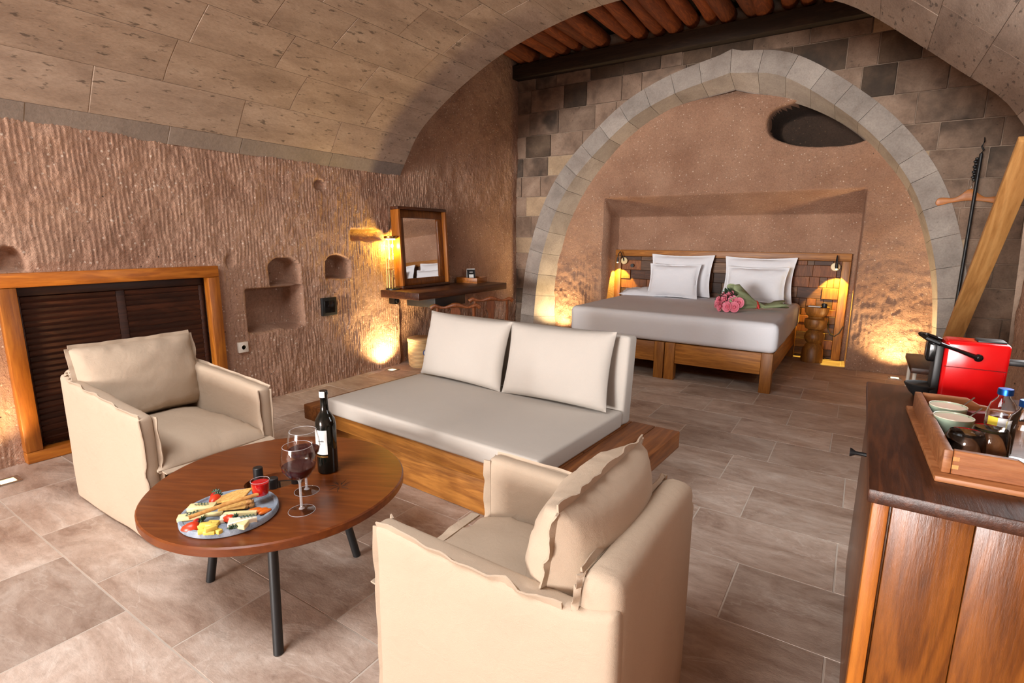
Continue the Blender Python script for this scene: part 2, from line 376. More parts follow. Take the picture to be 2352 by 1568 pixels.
def sroot(name, label=None):
    o = bpy.data.objects.new(name, None); COL.objects.link(o); return struct(o, label)
def gridmesh(name, P, mt, mask=None, parent=None, flip=False, smooth=True):
    m, n = P.shape[:2]; idx = np.arange(m * n).reshape(m, n)
    q = np.stack([idx[:-1, :-1], idx[1:, :-1], idx[1:, 1:], idx[:-1, 1:]], -1)
    if flip: q = q[..., ::-1]
    q = q.reshape(-1, 4)
    if mask is not None: q = q[mask.reshape(-1)]
    used = np.unique(q); remap = -np.ones(m * n, np.int64); remap[used] = np.arange(len(used)); q = remap[q]
    V = P.reshape(-1, 3)[used].astype(np.float32)
    me = bpy.data.meshes.new(name); me.vertices.add(len(V)); me.vertices.foreach_set('co', V.ravel())
    me.loops.add(q.size); me.loops.foreach_set('vertex_index', q.ravel().astype(np.int32))
    me.polygons.add(len(q)); me.polygons.foreach_set('loop_start', np.arange(0, q.size, 4, dtype=np.int32))
    me.update(calc_edges=True); me.validate()
    me.materials.append(mt)
    if smooth: me.polygons.foreach_set('use_smooth', [True] * len(q))
    o = bpy.data.objects.new(name, me); COL.objects.link(o)
    if parent: o.parent = parent
    return o
def resample(pts, n):
    pts = np.array(pts, float); d = np.r_[0, np.cumsum(np.hypot(*np.diff(pts, axis=0).T))]
    t = np.linspace(0, d[-1], n); return np.stack([np.interp(t, d, pts[:, i]) for i in (0, 1)], -1)
def smooth_curve(pts, n):
    """Catmull-Rom through pts, resampled by arc length"""
    p = np.array(pts, float); p = np.vstack([2 * p[0] - p[1], p, 2 * p[-1] - p[-2]]); out = []
    for i in range(1, len(p) - 2):
        for t in np.linspace(0, 1, 16, endpoint=False):
            a, b, c, d = p[i - 1:i + 3]
            out.append(0.5 * (2 * b + (c - a) * t + (2 * a - 5 * b + 4 * c - d) * t * t + (-a + 3 * b - 3 * c + d) * t ** 3))
    out.append(p[-2]); return resample(out, n)
def copy_tree(o, parent=None):
    c = o.copy(); COL.objects.link(c)
    if parent: c.parent = parent
    for ch in o.children: copy_tree(ch, c)
    return c
def spot(name, loc, direction, power, col, angle=80, blend=0.6, size=0.03):
    d = bpy.data.lights.new(name, 'SPOT'); d.energy = power; d.color = col; d.spot_size = rad(angle); d.spot_blend = blend; d.shadow_soft_size = size
    o = bpy.data.objects.new(name, d); COL.objects.link(o); o.location = loc
    o.rotation_euler = Vector(direction).to_track_quat('-Z', 'Y').to_euler(); return o
def point(name, loc, power, col, size=0.03):
    d = bpy.data.lights.new(name, 'POINT'); d.energy = power; d.color = col; d.shadow_soft_size = size
    o = bpy.data.objects.new(name, d); COL.objects.link(o); o.location = loc; return o
WARM = (1.0, 0.73, 0.36); AMBER = (1.0, 0.66, 0.09)
#==STRUCTURE==
# ================================================================== STRUCTURE
# ---- floor: travertine slabs 0.4 x 0.61 in running rows
floor = struct(MB().box(-4.4, 1.6, -12.2, 7.3, -0.08, -0.0018).build('floor', M['grout'], angle=None), 'beige travertine slab floor with pale grout')
def tile_mesh():
    mb = MB(); e = 0.003; hx, hy = 0.5, 0.5
    v = [(-hx, -hy, -0.012), (hx, -hy, -0.012), (hx, hy, -0.012), (-hx, hy, -0.012), (-hx, -hy, -0.0025), (hx, -hy, -0.0025), (hx, hy, -0.0025), (-hx, hy, -0.0025),
         (-hx + e, -hy + e, 0), (hx - e, -hy + e, 0), (hx - e, hy - e, 0), (-hx + e, hy - e, 0)]
    f = [(0, 1, 5, 4), (1, 2, 6, 5), (2, 3, 7, 6), (3, 0, 4, 7), (4, 5, 9, 8), (5, 6, 10, 9), (6, 7, 11, 10), (7, 4, 8, 11), (8, 9, 10, 11)]
    return v, f
rows = [-12.1, -8.9, -5.7, -4.3, -2.94, -1.74, -1.34, -0.94, -0.535, -0.13, 0.27, 0.67, 1.06, 1.45, 1.84, 2.237, 2.645, 3.047, 3.452, 3.86, 4.26, 4.665, 5.07, 5.474, 5.878, 6.282, 6.686, 7.09]
offs = {0.27: -2.73, 0.67: -1.79, 1.06: -2.05, 1.45: 0.04, 1.84: -0.30, 2.237: 0.047, 2.645: -0.37, 3.047: 0.055, 3.452: -0.357, 3.86: -0.043, 4.26: -0.34, 4.665: -0.64}
cache = {}
for i in range(len(rows) - 1):
    y0, y1 = rows[i], rows[i + 1]; off = offs.get(y0, random.uniform(0, 0.6)); L = 0.6085
    k0 = math.floor((-4.35 - off) / L)
    for k in range(k0, k0 + 12):
        xa = off + k * L; xb = xa + L
        if xa > 1.5: break
        key = round(y1 - y0, 3)
        if key not in cache:
            v, f = tile_mesh(); mb = MB(); sx, sy = L - 0.005, y1 - y0 - 0.005
            v = [(p[0] * sx, p[1] * sy, p[2]) for p in v]
            v = [(math.copysign(abs(p[0]), p[0]), p[1], p[2]) for p in v]; mb.add(v, f)
            me = bpy.data.meshes.new('floor_tile'); me.from_pydata(mb.v, [], mb.f); me.materials.append(M['tile']); cache[key] = me
        o = bpy.data.objects.new('floor_tile', cache[key]); COL.objects.link(o); o.parent = floor
        o.location = ((xa + xb) / 2, (y0 + y1) / 2, random.uniform(-0.0008, 0.0))

# ---- left wall: hand-chiselled tuff with carved niches
XW = -4.09
def box_mask(y, z, y0, y1, z0, z1, e=0.018, round_top=0.0):
    m = sstep(y0 - e, y0 + e, y) * (1 - sstep(y1 - e, y1 + e, y)) * sstep(z0 - e * .6, z0 + e * .6, z)
    top = z1
    if round_top:
        c = (y0 + y1) / 2; hw = (y1 - y0) / 2
        top = z1 - round_top * np.clip(np.abs(y - c) / hw, 0, 1) ** 3
    return m * (1 - sstep(top - e, top + e, z))
ys = np.r_[np.arange(-12.1, 0.5, 0.14), np.arange(0.5, 4.6, 0.0078), np.arange(4.6, 6.47, 0.0105)]
zs = np.arange(-0.03, 3.80, 0.0112)
Yg, Zg = np.meshgrid(ys, zs, indexing='ij')
def chisel(a, b, seed, pitch=0.028, amp=0.0068):
    wa = 0.03 * (vn(a / 0.33, b / 0.9, seed) - .5) + 0.017 * (vn(a / 0.06, b / 0.14, seed + 1) - .5)
    g = np.abs(np.sin(pi * (a + wa) / pitch))
    am = amp * (0.05 + 1.4 * vn(a / 0.04, b / 0.075, seed + 2))
    return (g - 0.5) * am + 0.013 * (fbm(a / 0.026, b / 0.045, seed + 3, 2) - .35) + 0.012 * (vn(a / 0.11, b / 0.13, seed + 6) - .5)
groove = chisel(Yg, Zg, 5)
big = 0.07 * (fbm(Yg / 1.1, Zg / 0.8, 31, 2) - .35)
fade = 1 - box_mask(Yg, Zg, 0.86, 2.19, -0.2, 1.17, 0.03)
Xg = XW + 0.0 + (groove + big * 0.6) * (0.25 + 0.75 * fade) - 0.012
nich = [(0.93, 1.055, 1.15, 1.275, 0.10, 0.05), (2.60, 2.875, 0.955, 1.165, 0.20, 0.05), (3.165, 3.42, 0.975, 1.175, 0.20, 0.05),
        (2.385, 2.885, 0.585, 0.925, 0.26, 0.0), (3.47, 3.86, 1.325, 1.42, 0.12, 0.0)]
for (a, b, c, d, dep, rt) in nich:
    wob = 0.012 * (vn(Yg / 0.07, Zg / 0.07, 77) - .5)
    Xg -= dep * box_mask(Yg + wob, Zg + wob, a, b, c, d, 0.02, rt)
Xg -= 0.10 * box_mask(Yg, Zg, 0.955, 2.10, -0.3, 1.09, 0.012)                 # recess behind the louvred cover
Xg -= 0.05 * np.exp(-(((Yg - 3.138) / 0.05) ** 2 + ((Zg - 1.803) / 0.04) ** 2) ** 2)
Xg -= 0.03 * np.exp(-(((Yg - 2.27) / 0.03) ** 2 + ((Zg - 1.16) / 0.05) ** 2) ** 2)
Xg -= 0.05 * sstep(4.05, 4.12, Yg) * (1 - sstep(0.55, 0.80, Zg)) * (1 - sstep(5.9, 6.2, Yg))
# undressed, eroded rock low at the left of the louvred cover
er = (1 - sstep(0.70, 0.92, Yg)) * (1 - sstep(0.75, 1.05, Zg))
Xg += er * 0.05 * (fbm(Yg / 0.09, Zg / 0.10, 91, 3) - .3)
yc = (Yg[:-1, :-1] + Yg[1:, 1:]) / 2; zc = Zg[:-1, :-1]
keep = ~((yc < 4.0) & (zc > 2.22))
wl = struct(gridmesh('wall_left', np.stack([Xg, Yg, Zg], -1), M['rock'], keep), 'rough chisel-marked pink tuff wall with carved niches')

# ---- right wall (near pier) and the wider bay beyond it
ys = np.r_[np.arange(-12.1, 1.9, 0.14), np.arange(1.9, 4.15, 0.02)]; zs = np.arange(-0.03, 2.3, 0.022); Yg, Zg = np.meshgrid(ys, zs, indexing='ij')
ed = np.clip((Yg - 4.06) / 0.075, 0, 1) ** 2 * 0.05
Xg = 0.765 - chisel(Yg, Zg, 205, 0.05, 0.012) - 0.05 * (fbm(Yg / .5, Zg / .5, 44, 3) - .4) + ed
struct(gridmesh('wall_right', np.stack([Xg, Yg, Zg], -1), M['rock'], flip=True), 'rough brown tuff pier right of the wooden cabinet')
ys = np.arange(4.05, 6.5, 0.04); zs = np.arange(-0.03, 3.85, 0.04); Yg, Zg = np.meshgrid(ys, zs, indexing='ij')
Xg = 1.36 - 0.05 * fbm(Yg / .3, Zg / .3, 45, 3)
struct(gridmesh('wall_right_far', np.stack([Xg, Yg, Zg], -1), M['rock'], flip=True), 'dark tuff side wall of the bed bay')

# ---- barrel vault of dressed blocks
VP = [(-4.105, 1.975), (-4.094, 1.995), (-3.996, 2.138), (-3.838, 2.354), (-3.605, 2.535), (-3.281, 2.724), (-2.796, 2.937), (-2.206, 3.079), (-1.729, 3.122),
      (-1.25, 3.085), (-0.76, 2.985), (-0.34, 2.823), (-0.122, 2.693), (0.113, 2.505), (0.337, 2.317), (0.549, 2.138), (0.668, 1.977), (0.76, 1.83)]
VC = smooth_curve(VP, 400); VD = np.r_[0, np.cumsum(np.hypot(*np.diff(VC, axis=0).T))]
def vpt(s, out=0.0):
    x = np.interp(s, VD, VC[:, 0]); z = np.interp(s, VD, VC[:, 1]); e = 0.02
    dx = np.interp(s + e, VD, VC[:, 0]) - np.interp(s - e, VD, VC[:, 0]); dz = np.interp(s + e, VD, VC[:, 1]) - np.interp(s - e, VD, VC[:, 1])
    l = math.hypot(dx, dz) or 1; return x - dz / l * out, z + dx / l * out
sv = np.linspace(0, VD[-1], 90)
P = np.array([[(vpt(s, 0.0025)[0], y, vpt(s, 0.0025)[1]) for y in (-12.1, 1.0, 4.135)] for s in sv])
vault = struct(gridmesh('ceiling', P, M['mortar'], flip=True), 'barrel vault of dressed buff limestone blocks')
def shell_block(s0, s1, y0, y1, th, proud, nseg=4):
    g = 0.0013; v = []; f = []
    ss = np.linspace(s0 + g, s1 - g, nseg + 1)
    for s in ss:
        for (y, o) in ((y0 + g, th), (y0 + g, -proud + .002), (y0 + g + .003, -proud), (y1 - g - .003, -proud), (y1 - g, -proud + .002), (y1 - g, th)):
            x, z = vpt(s, o); v.append((x, y, z))
    for i in range(nseg):
        for k in range(5): f.append((i * 6 + k, i * 6 + k + 1, (i + 1) * 6 + k + 1, (i + 1) * 6 + k))
    f.append(tuple(range(6))[::-1]); f.append(tuple(nseg * 6 + k for k in range(6)))
    return v, f
courses = [0.0, 0.13]; rr = random.Random(3)
while courses[-1] < VD[-1] - 0.25: courses.append(courses[-1] + rr.uniform(0.27, 0.36))
courses.append(VD[-1])
for ci in range(len(courses) - 1):
    y = 4.14
    while y > -12.05:
        ln = rr.uniform(0.48, 0.95) if y > 0.3 else 5.5
        ya = max(-12.08, y - ln)
        if ya < -10: ya = -12.08
        v, f = shell_block(courses[ci], courses[ci + 1], ya, y, 0.012, rr.uniform(0.0, 0.0025))
        MB().add(v, f).build('vault_block', M['vault_band'] if ci == 0 else M['vault'], vault, 25); y = ya
# end wall closing the vault towards the taller bay, and the pier's return
xs = np.r_[np.linspace(-4.3, VC[0, 0], 3), VC[1::8, 0], 0.80, 1.6]
zl = np.r_[[1.9] * 3, VC[1::8, 1] + 0.02, 1.80, 0.0]
zl[-2] = -0.02
P = np.array([[(x, 4.128, z), (x, 4.128, 3.9)] for x, z in zip(xs, zl)])
struct(gridmesh('wall_vault_end', P, M['mortar'], smooth=False), 'end wall above the vault')
# ---- log ceiling of the bay
roof = struct(MB().box(-4.3, 1.5, 4.0, 6.6, 3.735, 3.80).build('ceiling_roof_boards', M['beam'], angle=None), 'dark boards above the ceiling logs')
x = -4.0; rl = random.Random(5)
while x < 1.3:
    r = rl.uniform(0.072, 0.095); z = 3.735 - r + 0.01; n = 9; pts = []; rs = []
    ph = rl.uniform(0, 6); sk = rl.uniform(-0.05, 0.05)
    for k in range(n):
        t = k / (n - 1); pts.append((x + sk * t + 0.012 * sin(ph + 5 * t), 4.10 + 2.24 * t, z + 0.008 * sin(ph * 2 + 7 * t))); rs.append(r * (1 + 0.06 * sin(ph + 9 * t)))
    MB().tube(pts, rs, 12).build('ceiling_log', M['log'], roof); x += r * 2 + rl.uniform(0.005, 0.05)
tr = MB().rbox(-4.1, 1.38, 6.24, 6.40, 3.395, 3.56, 0.012).build('trim_1', M['beam']); struct(tr, 'sooty timber wall plate under the log ceiling')

# ---- back wall: ashlar with a wide arch of voussoirs
YB = 6.37
AO = smooth_curve([(-3.82, -0.02), (-3.80, 0.16), (-3.69, 1.06), (-3.335, 1.955), (-2.645, 2.639), (-2.08, 2.936), (-1.40, 3.098)], 60)
AO2 = smooth_curve([(-1.40, 3.098), (-0.88, 2.985), (-0.265, 2.546), (0.13, 2.133), (0.395, 1.686), (0.585, 1.086), (0.660, 0.512), (0.68, -0.02)], 60)
AI = smooth_curve([(-3.57, -0.02), (-3.56, 0.16), (-3.53, 1.042), (-3.254, 1.80), (-2.731, 2.477), (-2.098, 2.86), (-1.39, 2.985)], 60)
AI2 = smooth_curve([(-1.39, 2.985), (-0.70, 2.74), (-0.221, 2.438), (0.149, 2.037), (0.375, 1.65), (0.560, 1.074), (0.645, 0.512), (0.665, -0.02)], 60)
AOc = np.vstack([AO, AO2[1:]]); AIc = np.vstack([AI, AI2[1:]])
T = np.gradient(AOc, axis=0); N_ = np.stack([-T[:, 1], T[:, 0]], -1); N_ /= np.linalg.norm(N_, axis=1)[:, None]
ARG = AOc + N_ * 0.215; mid = len(AO) - 1
ARG[mid] = AOc[mid] + np.array([0, 0.235]); AMID = AOc + N_ * 0.12
def archz(x):
    z = np.interp(x, AMID[:, 0], AMID[:, 1], left=-1, right=-1); return z
wb = sroot('wall_back', 'ashlar stone wall with a wide pointed arch around the bed alcove')
xs = np.linspace(-4.2, 1.45, 160); P = np.array([[(x, YB + 0.016, max(-0.05, archz(x))), (x, YB + 0.016, 3.85)] for x in xs])
gridmesh('mortar_bed', P, M['mortar'], parent=wb, smooth=False)
rb = random.Random(11); z = 0.0; ci = 0
while z < 3.46:
    h = rb.uniform(0.20, 0.29); z1 = min(3.46, z + h); x = -4.15 - rb.uniform(0, 0.2)
    while x < 1.36:
        ln = rb.uniform(0.24, 0.52); xa, xb = x + 0.004, min(1.40, x + ln) - 0.004; x += ln
        smp = np.linspace(xa, xb, 13); lo = np.maximum(z + 0.004, np.array([archz(q) for q in smp]))
        ok = lo < z1 - 0.004 - 0.006
        if not ok.any(): continue
        idx = np.where(ok)[0]; smp = smp[idx[0]:idx[-1] + 1]; lo = lo[idx[0]:idx[-1] + 1]
        if len(smp) < 2: continue
        if (lo > z + 0.01).any(): poly = [(a, b) for a, b in zip(smp, lo)] + [(smp[-1], z1 - 0.004), (smp[0], z1 - 0.004)]
        else: poly = [(smp[0], lo[0]), (smp[-1], lo[-1]), (smp[-1], z1 - 0.004), (smp[0], z1 - 0.004)]
        fr = YB + rb.uniform(-0.006, 0.008)
        MB().prism(poly, fr, YB + 0.06, 'y', 0.005 if len(poly) == 4 else 0, 1).build('ashlar_block', M['ashlar_pale'] if rb.random() < 0.10 else (M['ashlar_soot_shade'] if rb.random() < (0.08 if z < 2.3 else (0.3 if z < 2.7 else 0.6)) else M['ashlar']), wb, 30)  # dark stones more frequent higher up, painting in shade there besides soot
    z = z1
# voussoirs: face ring and soffit in one block each
nv = 30; nA = len(AOc) - 1
bd = [int(round(k * mid / 15)) for k in range(16)] + [mid + int(round(k * (nA - mid) / 15)) for k in range(1, 16)]
for k in range(nv):
    a, b = bd[k], bd[k + 1]; sec = np.linspace(a, b, 5); v = []; f = []
    for j, s in enumerate(sec):
        if j == 0: s = s + 0.025
        if j == 4: s = s - 0.025
        g = lambda C: np.array([np.interp(s, np.arange(len(C)), C[:, 0]), np.interp(s, np.arange(len(C)), C[:, 1])])
        o, r, i = g(AOc), g(ARG), g(AIc)
        pr = YB - 0.012
        v += [(r[0], YB + .05, r[1]), (r[0], pr, r[1]), (o[0], pr, o[1]), (o[0] + (i[0] - o[0]) * .04, pr + 0.012, o[1] + (i[1] - o[1]) * .04), (i[0], 6.64, i[1]), (r[0], 6.64, r[1])]
    for j in range(4):
        for q in range(6):
            q2 = (q + 1) % 6; f.append((j * 6 + q, j * 6 + q2, (j + 1) * 6 + q2, (j + 1) * 6 + q))
    f.append(tuple(range(6))[::-1]); f.append(tuple(24 + q for q in range(6)))
    MB().add(v, f).build('voussoir', M['voussoir'], wb, 25)

# ---- rock wall inside the arch, with the bed recess and an eroded hollow
xs = np.arange(-3.78, 0.90, 0.0115); zs = np.arange(-0.03, 3.20, 0.0115); Xg, Zg = np.meshgrid(xs, zs, indexing='ij')
Yg = 6.61 - 0.05 * (fbm(Xg / 0.7, Zg / 0.6, 61, 3) - .4) - chisel(Xg, Zg, 70, 0.05, 0.006) * 0.6
low = (1 - sstep(0.7, 1.5, Zg)); Yg -= low * (chisel(Xg, Zg, 99, 0.045, 0.007) + 0.030 * (fbm(Xg / 0.07, Zg / 0.06, 71, 3) - .4))
rec = sstep(-2.895, -2.870, Xg) * (1 - sstep(-0.055, -0.030, Xg))
ramp_ = np.clip((1.875 - Zg) / 0.23, 0, 1)
Yg = Yg * (1 - rec * ramp_) + rec * ramp_ * (7.09 - 0.012 * (fbm(Xg / 0.1, Zg / 0.1, 73, 3) - .4))
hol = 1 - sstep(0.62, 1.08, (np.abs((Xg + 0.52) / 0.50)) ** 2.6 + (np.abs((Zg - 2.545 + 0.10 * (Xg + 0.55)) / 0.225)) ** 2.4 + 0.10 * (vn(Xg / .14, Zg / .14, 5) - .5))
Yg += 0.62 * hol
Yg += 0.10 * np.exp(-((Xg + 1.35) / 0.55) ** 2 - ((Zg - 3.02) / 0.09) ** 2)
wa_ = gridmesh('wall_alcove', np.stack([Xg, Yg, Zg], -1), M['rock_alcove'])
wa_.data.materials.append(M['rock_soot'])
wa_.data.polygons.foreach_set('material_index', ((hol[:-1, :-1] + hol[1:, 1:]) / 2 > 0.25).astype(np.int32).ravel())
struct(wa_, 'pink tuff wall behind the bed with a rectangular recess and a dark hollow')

# ---- rear wall behind the camera with an added wide window and glazed door, both unseen
rw = MB()
for (a, b, c, d) in ((-4.4, -3.98, -0.05, 3.4), (-0.92, -0.48, -0.05, 3.4), (0.58, 1.0, -0.05, 3.4), (-3.98, -0.92, -0.05, 0.12), (-3.98, -0.92, 2.68, 3.4), (-0.48, 0.58, 2.14, 3.4)):
    rw.box(a, b, -12.18, -12.00, c, d)
struct(rw.build('wall_rear', M['mortar'], angle=None), 'plastered rear wall with added window and door openings')
def frame(name, x0, x1, z0, z1, nx, nz, label):
    r = sroot(name, label); t = 0.06
    for (a, b, c, d) in ((x0, x1, z0, z0 + t), (x0, x1, z1 - t, z1)): MB().rbox(a, b, -12.12, -12.06, c, d, 0.005).build('added_window_rail', M['teak_x'], r)
    for k in range(nx + 1):
        x = x0 + (x1 - x0 - t) * k / nx; MB().rbox(x, x + t, -12.12, -12.06, z0 + t, z1 - t, 0.005).build('added_window_stile', M['teak_z'], r)
    MB().box(x0 + t, x1 - t, -12.095, -12.089, z0 + t, z1 - t).build('added_window_pane', M['glass'], r)
frame('added_window_1', -3.98, -0.92, 0.12, 2.68, 4, 1, 'added unseen timber window behind the sitting area')  # added unseen rear window, set far back so daylight falls off less
sw_ = sroot('added_window_3', 'added window frame round the fill light on the right wall')  # frame and pane round an added fill light; the wall behind is solid
for (a, b_, c, d) in ((2.30, 3.14, 0.98, 1.04), (2.30, 3.14, 2.0, 2.06), (2.30, 2.36, 1.04, 2.0), (3.08, 3.14, 1.04, 2.0)): MB().rbox(0.64, 0.72, a, b_, c, d, 0.005).build('added_window_rail', M['teak_z'], sw_)
MB().box(0.668, 0.672, 2.36, 3.08, 1.04, 2.0).build('added_window_pane', M['glass'], sw_, angle=None)
sk_ = sroot('added_window_2', 'added timber frame round the overhead fill light behind the viewpoint')  # frame round the added overhead light; the vault stays closed here
Mk = Matrix.Translation((-2.0, -0.35, 3.0)) @ Matrix.Rotation(rad(12), 4, 'X')
for (a, b_, c, d) in ((-1.25, 1.25, -0.65, -0.56), (-1.25, 1.25, 0.56, 0.65), (-1.25, -1.16, -0.56, 0.56), (1.16, 1.25, -0.56, 0.56)): MB().box(a, b_, c, d, 0.0, 0.06, Mk).build('added_window_rail', M['teak_x'], sk_)
MB().box(-1.16, 1.16, -0.56, 0.56, 0.02, 0.026, Mk).build('added_window_pane', M['glass'], sk_)
frame('added_door_1', -0.48, 0.58, 0.0, 2.14, 2, 1, 'added unseen glazed door behind the viewpoint')  # added unseen door, goes with the second rear light
#==OBJECTS==
# ================================================================== LARGE OBJECTS
def pillow(w, h, t, nx=22, ny=16, conc=0.05, fl=0.0, seed=0, p=0.45, wr=0.006):
    """soft cushion; width on x, height on z, thickness on y, optional flat flange"""
    us = list(np.linspace(-1, 1, nx)); vs_ = list(np.linspace(-1, 1, ny))
    if fl: us = [-1 - 2 * fl / w] + us + [1 + 2 * fl / w]; vs_ = [-1 - 2 * fl / h] + vs_ + [1 + 2 * fl / h]
    U, V = np.meshgrid(us, vs_, indexing='ij'); cu = np.clip(U, -1, 1); cv = np.clip(V, -1, 1)
    T = t / 2 * np.maximum(0, (1 - cu ** 2) * (1 - cv ** 2)) ** p + 0.003
    edge = np.maximum(np.abs(cu), np.abs(cv)) ** 6
    wn = wr * (fbm(U * 2.2 + seed, V * 2.2, 200 + seed, 3) - .45) * 2 + wr * edge * (vn(U * 9 + seed * 3, V * 9, 300 + seed) - .5) * 3
    X = w / 2 * U * (1 - conc * (1 - cv ** 2) * np.abs(cu) ** 3); Z = h / 2 * V * (1 - conc * (1 - cu ** 2) * np.abs(cv) ** 3)
    flw = np.where((np.abs(U) > 1) | (np.abs(V) > 1), 0.010 * (vn(U * 11 + seed, V * 11, 400 + seed) - .5), 0)
    inn = 1 - (np.abs(cu) > .999) * 1.0 - (np.abs(cv) > .999) * 1.0; inn = np.clip(inn, 0, 1)
    m, n = U.shape; F = np.stack([X, -(T + wn * inn) + flw, Z], -1).reshape(-1, 3); B = np.stack([X, T + flw, Z], -1).reshape(-1, 3)
    f = []
    for i in range(m - 1):
        for j in range(n - 1):
            a = i * n + j; f.append((a, a + n, a + n + 1, a + 1)); k = m * n; f.append((k + a, k + a + 1, k + a + n + 1, k + a + n))
    ring = [i * n for i in range(m)] + [(m - 1) * n + j for j in range(1, n)] + [i * n + n - 1 for i in range(m - 2, -1, -1)] + [j for j in range(n - 2, 0, -1)]
    for q in range(len(ring)):
        a, b = ring[q], ring[(q + 1) % len(ring)]; f.append((a, a + m * n, b + m * n, b))
    return [tuple(q) for q in F] + [tuple(q) for q in B], f
def ribbon(mb, pts, d, w, seed=0, wave=0.006, t=0.003, n=28):
    """thin standing fabric welt along a path"""
    p = [Vector(q) for q in pts]; L = [0]
    for a, b in zip(p, p[1:]): L.append(L[-1] + (b - a).length)
    d = Vector(d).normalized(); v = []; f = []
    for i in range(n):
        s = L[-1] * i / (n - 1); k = max(j for j in range(len(L)) if L[j] <= s + 1e-9); k = min(k, len(p) - 2)
        q = p[k].lerp(p[k + 1], (s - L[k]) / max(1e-6, L[k + 1] - L[k])); tg = (p[k + 1] - p[k]).normalized(); sd = tg.cross(d)
        o = (float(vn(np.array([i * .45]), np.array([seed * 3.1]), 500 + seed)[0]) - .5) * 2 * wave
        ww = w * (0.85 + 0.3 * float(vn(np.array([i * .35]), np.array([seed * 1.7]), 600)[0]))
        e = q + d * ww + sd * o
        v += [q - sd * t - d * 0.004, q + sd * t - d * 0.004, e + sd * t * .7, e - sd * t * .7]
    for i in range(n - 1):
        for k in range(4): f.append((i * 4 + k, i * 4 + (k + 1) % 4, i * 4 + 4 + (k + 1) % 4, i * 4 + 4 + k))
    f.append((3, 2, 1, 0)); f.append(tuple(4 * (n - 1) + k for k in range(4))); mb.add(v, f)
def softgrid(mb, seed=0, amp=0.004, sc=6.0):
    """gentle undulation for cloth-covered boxes"""
    v = np.array(mb.v); a = amp * (vn(v[:, 0] * sc + 3, v[:, 2] * sc, 700 + seed) - .5) * 2
    b = amp * (vn(v[:, 1] * sc + 9, v[:, 2] * sc, 800 + seed) - .5) * 2
    v[:, 1] += a; v[:, 0] += b; mb.v = [tuple(q) for q in v]; return mb
def softprism(poly, lo, hi, bev, cuts=5, seed=0, amp=0.004, axis='y'):
    mb = MB().prism(poly, lo, hi, axis, bev, 3)
    me = bpy.data.meshes.new('t'); me.from_pydata(mb.v, [], mb.f); bm = bmesh.new(); bm.from_mesh(me); bpy.data.meshes.remove(me)
    bmesh.ops.triangulate(bm, faces=[f for f in bm.faces if len(f.verts) > 4])
    for _ in range(cuts):
        ed = [e for e in bm.edges if e.calc_length() > 0.09]
        if not ed: break
        bmesh.ops.subdivide_edges(bm, edges=ed, cuts=1, use_grid_fill=True)
    m2 = MB().frombm(bm); return softgrid(m2, seed, amp)

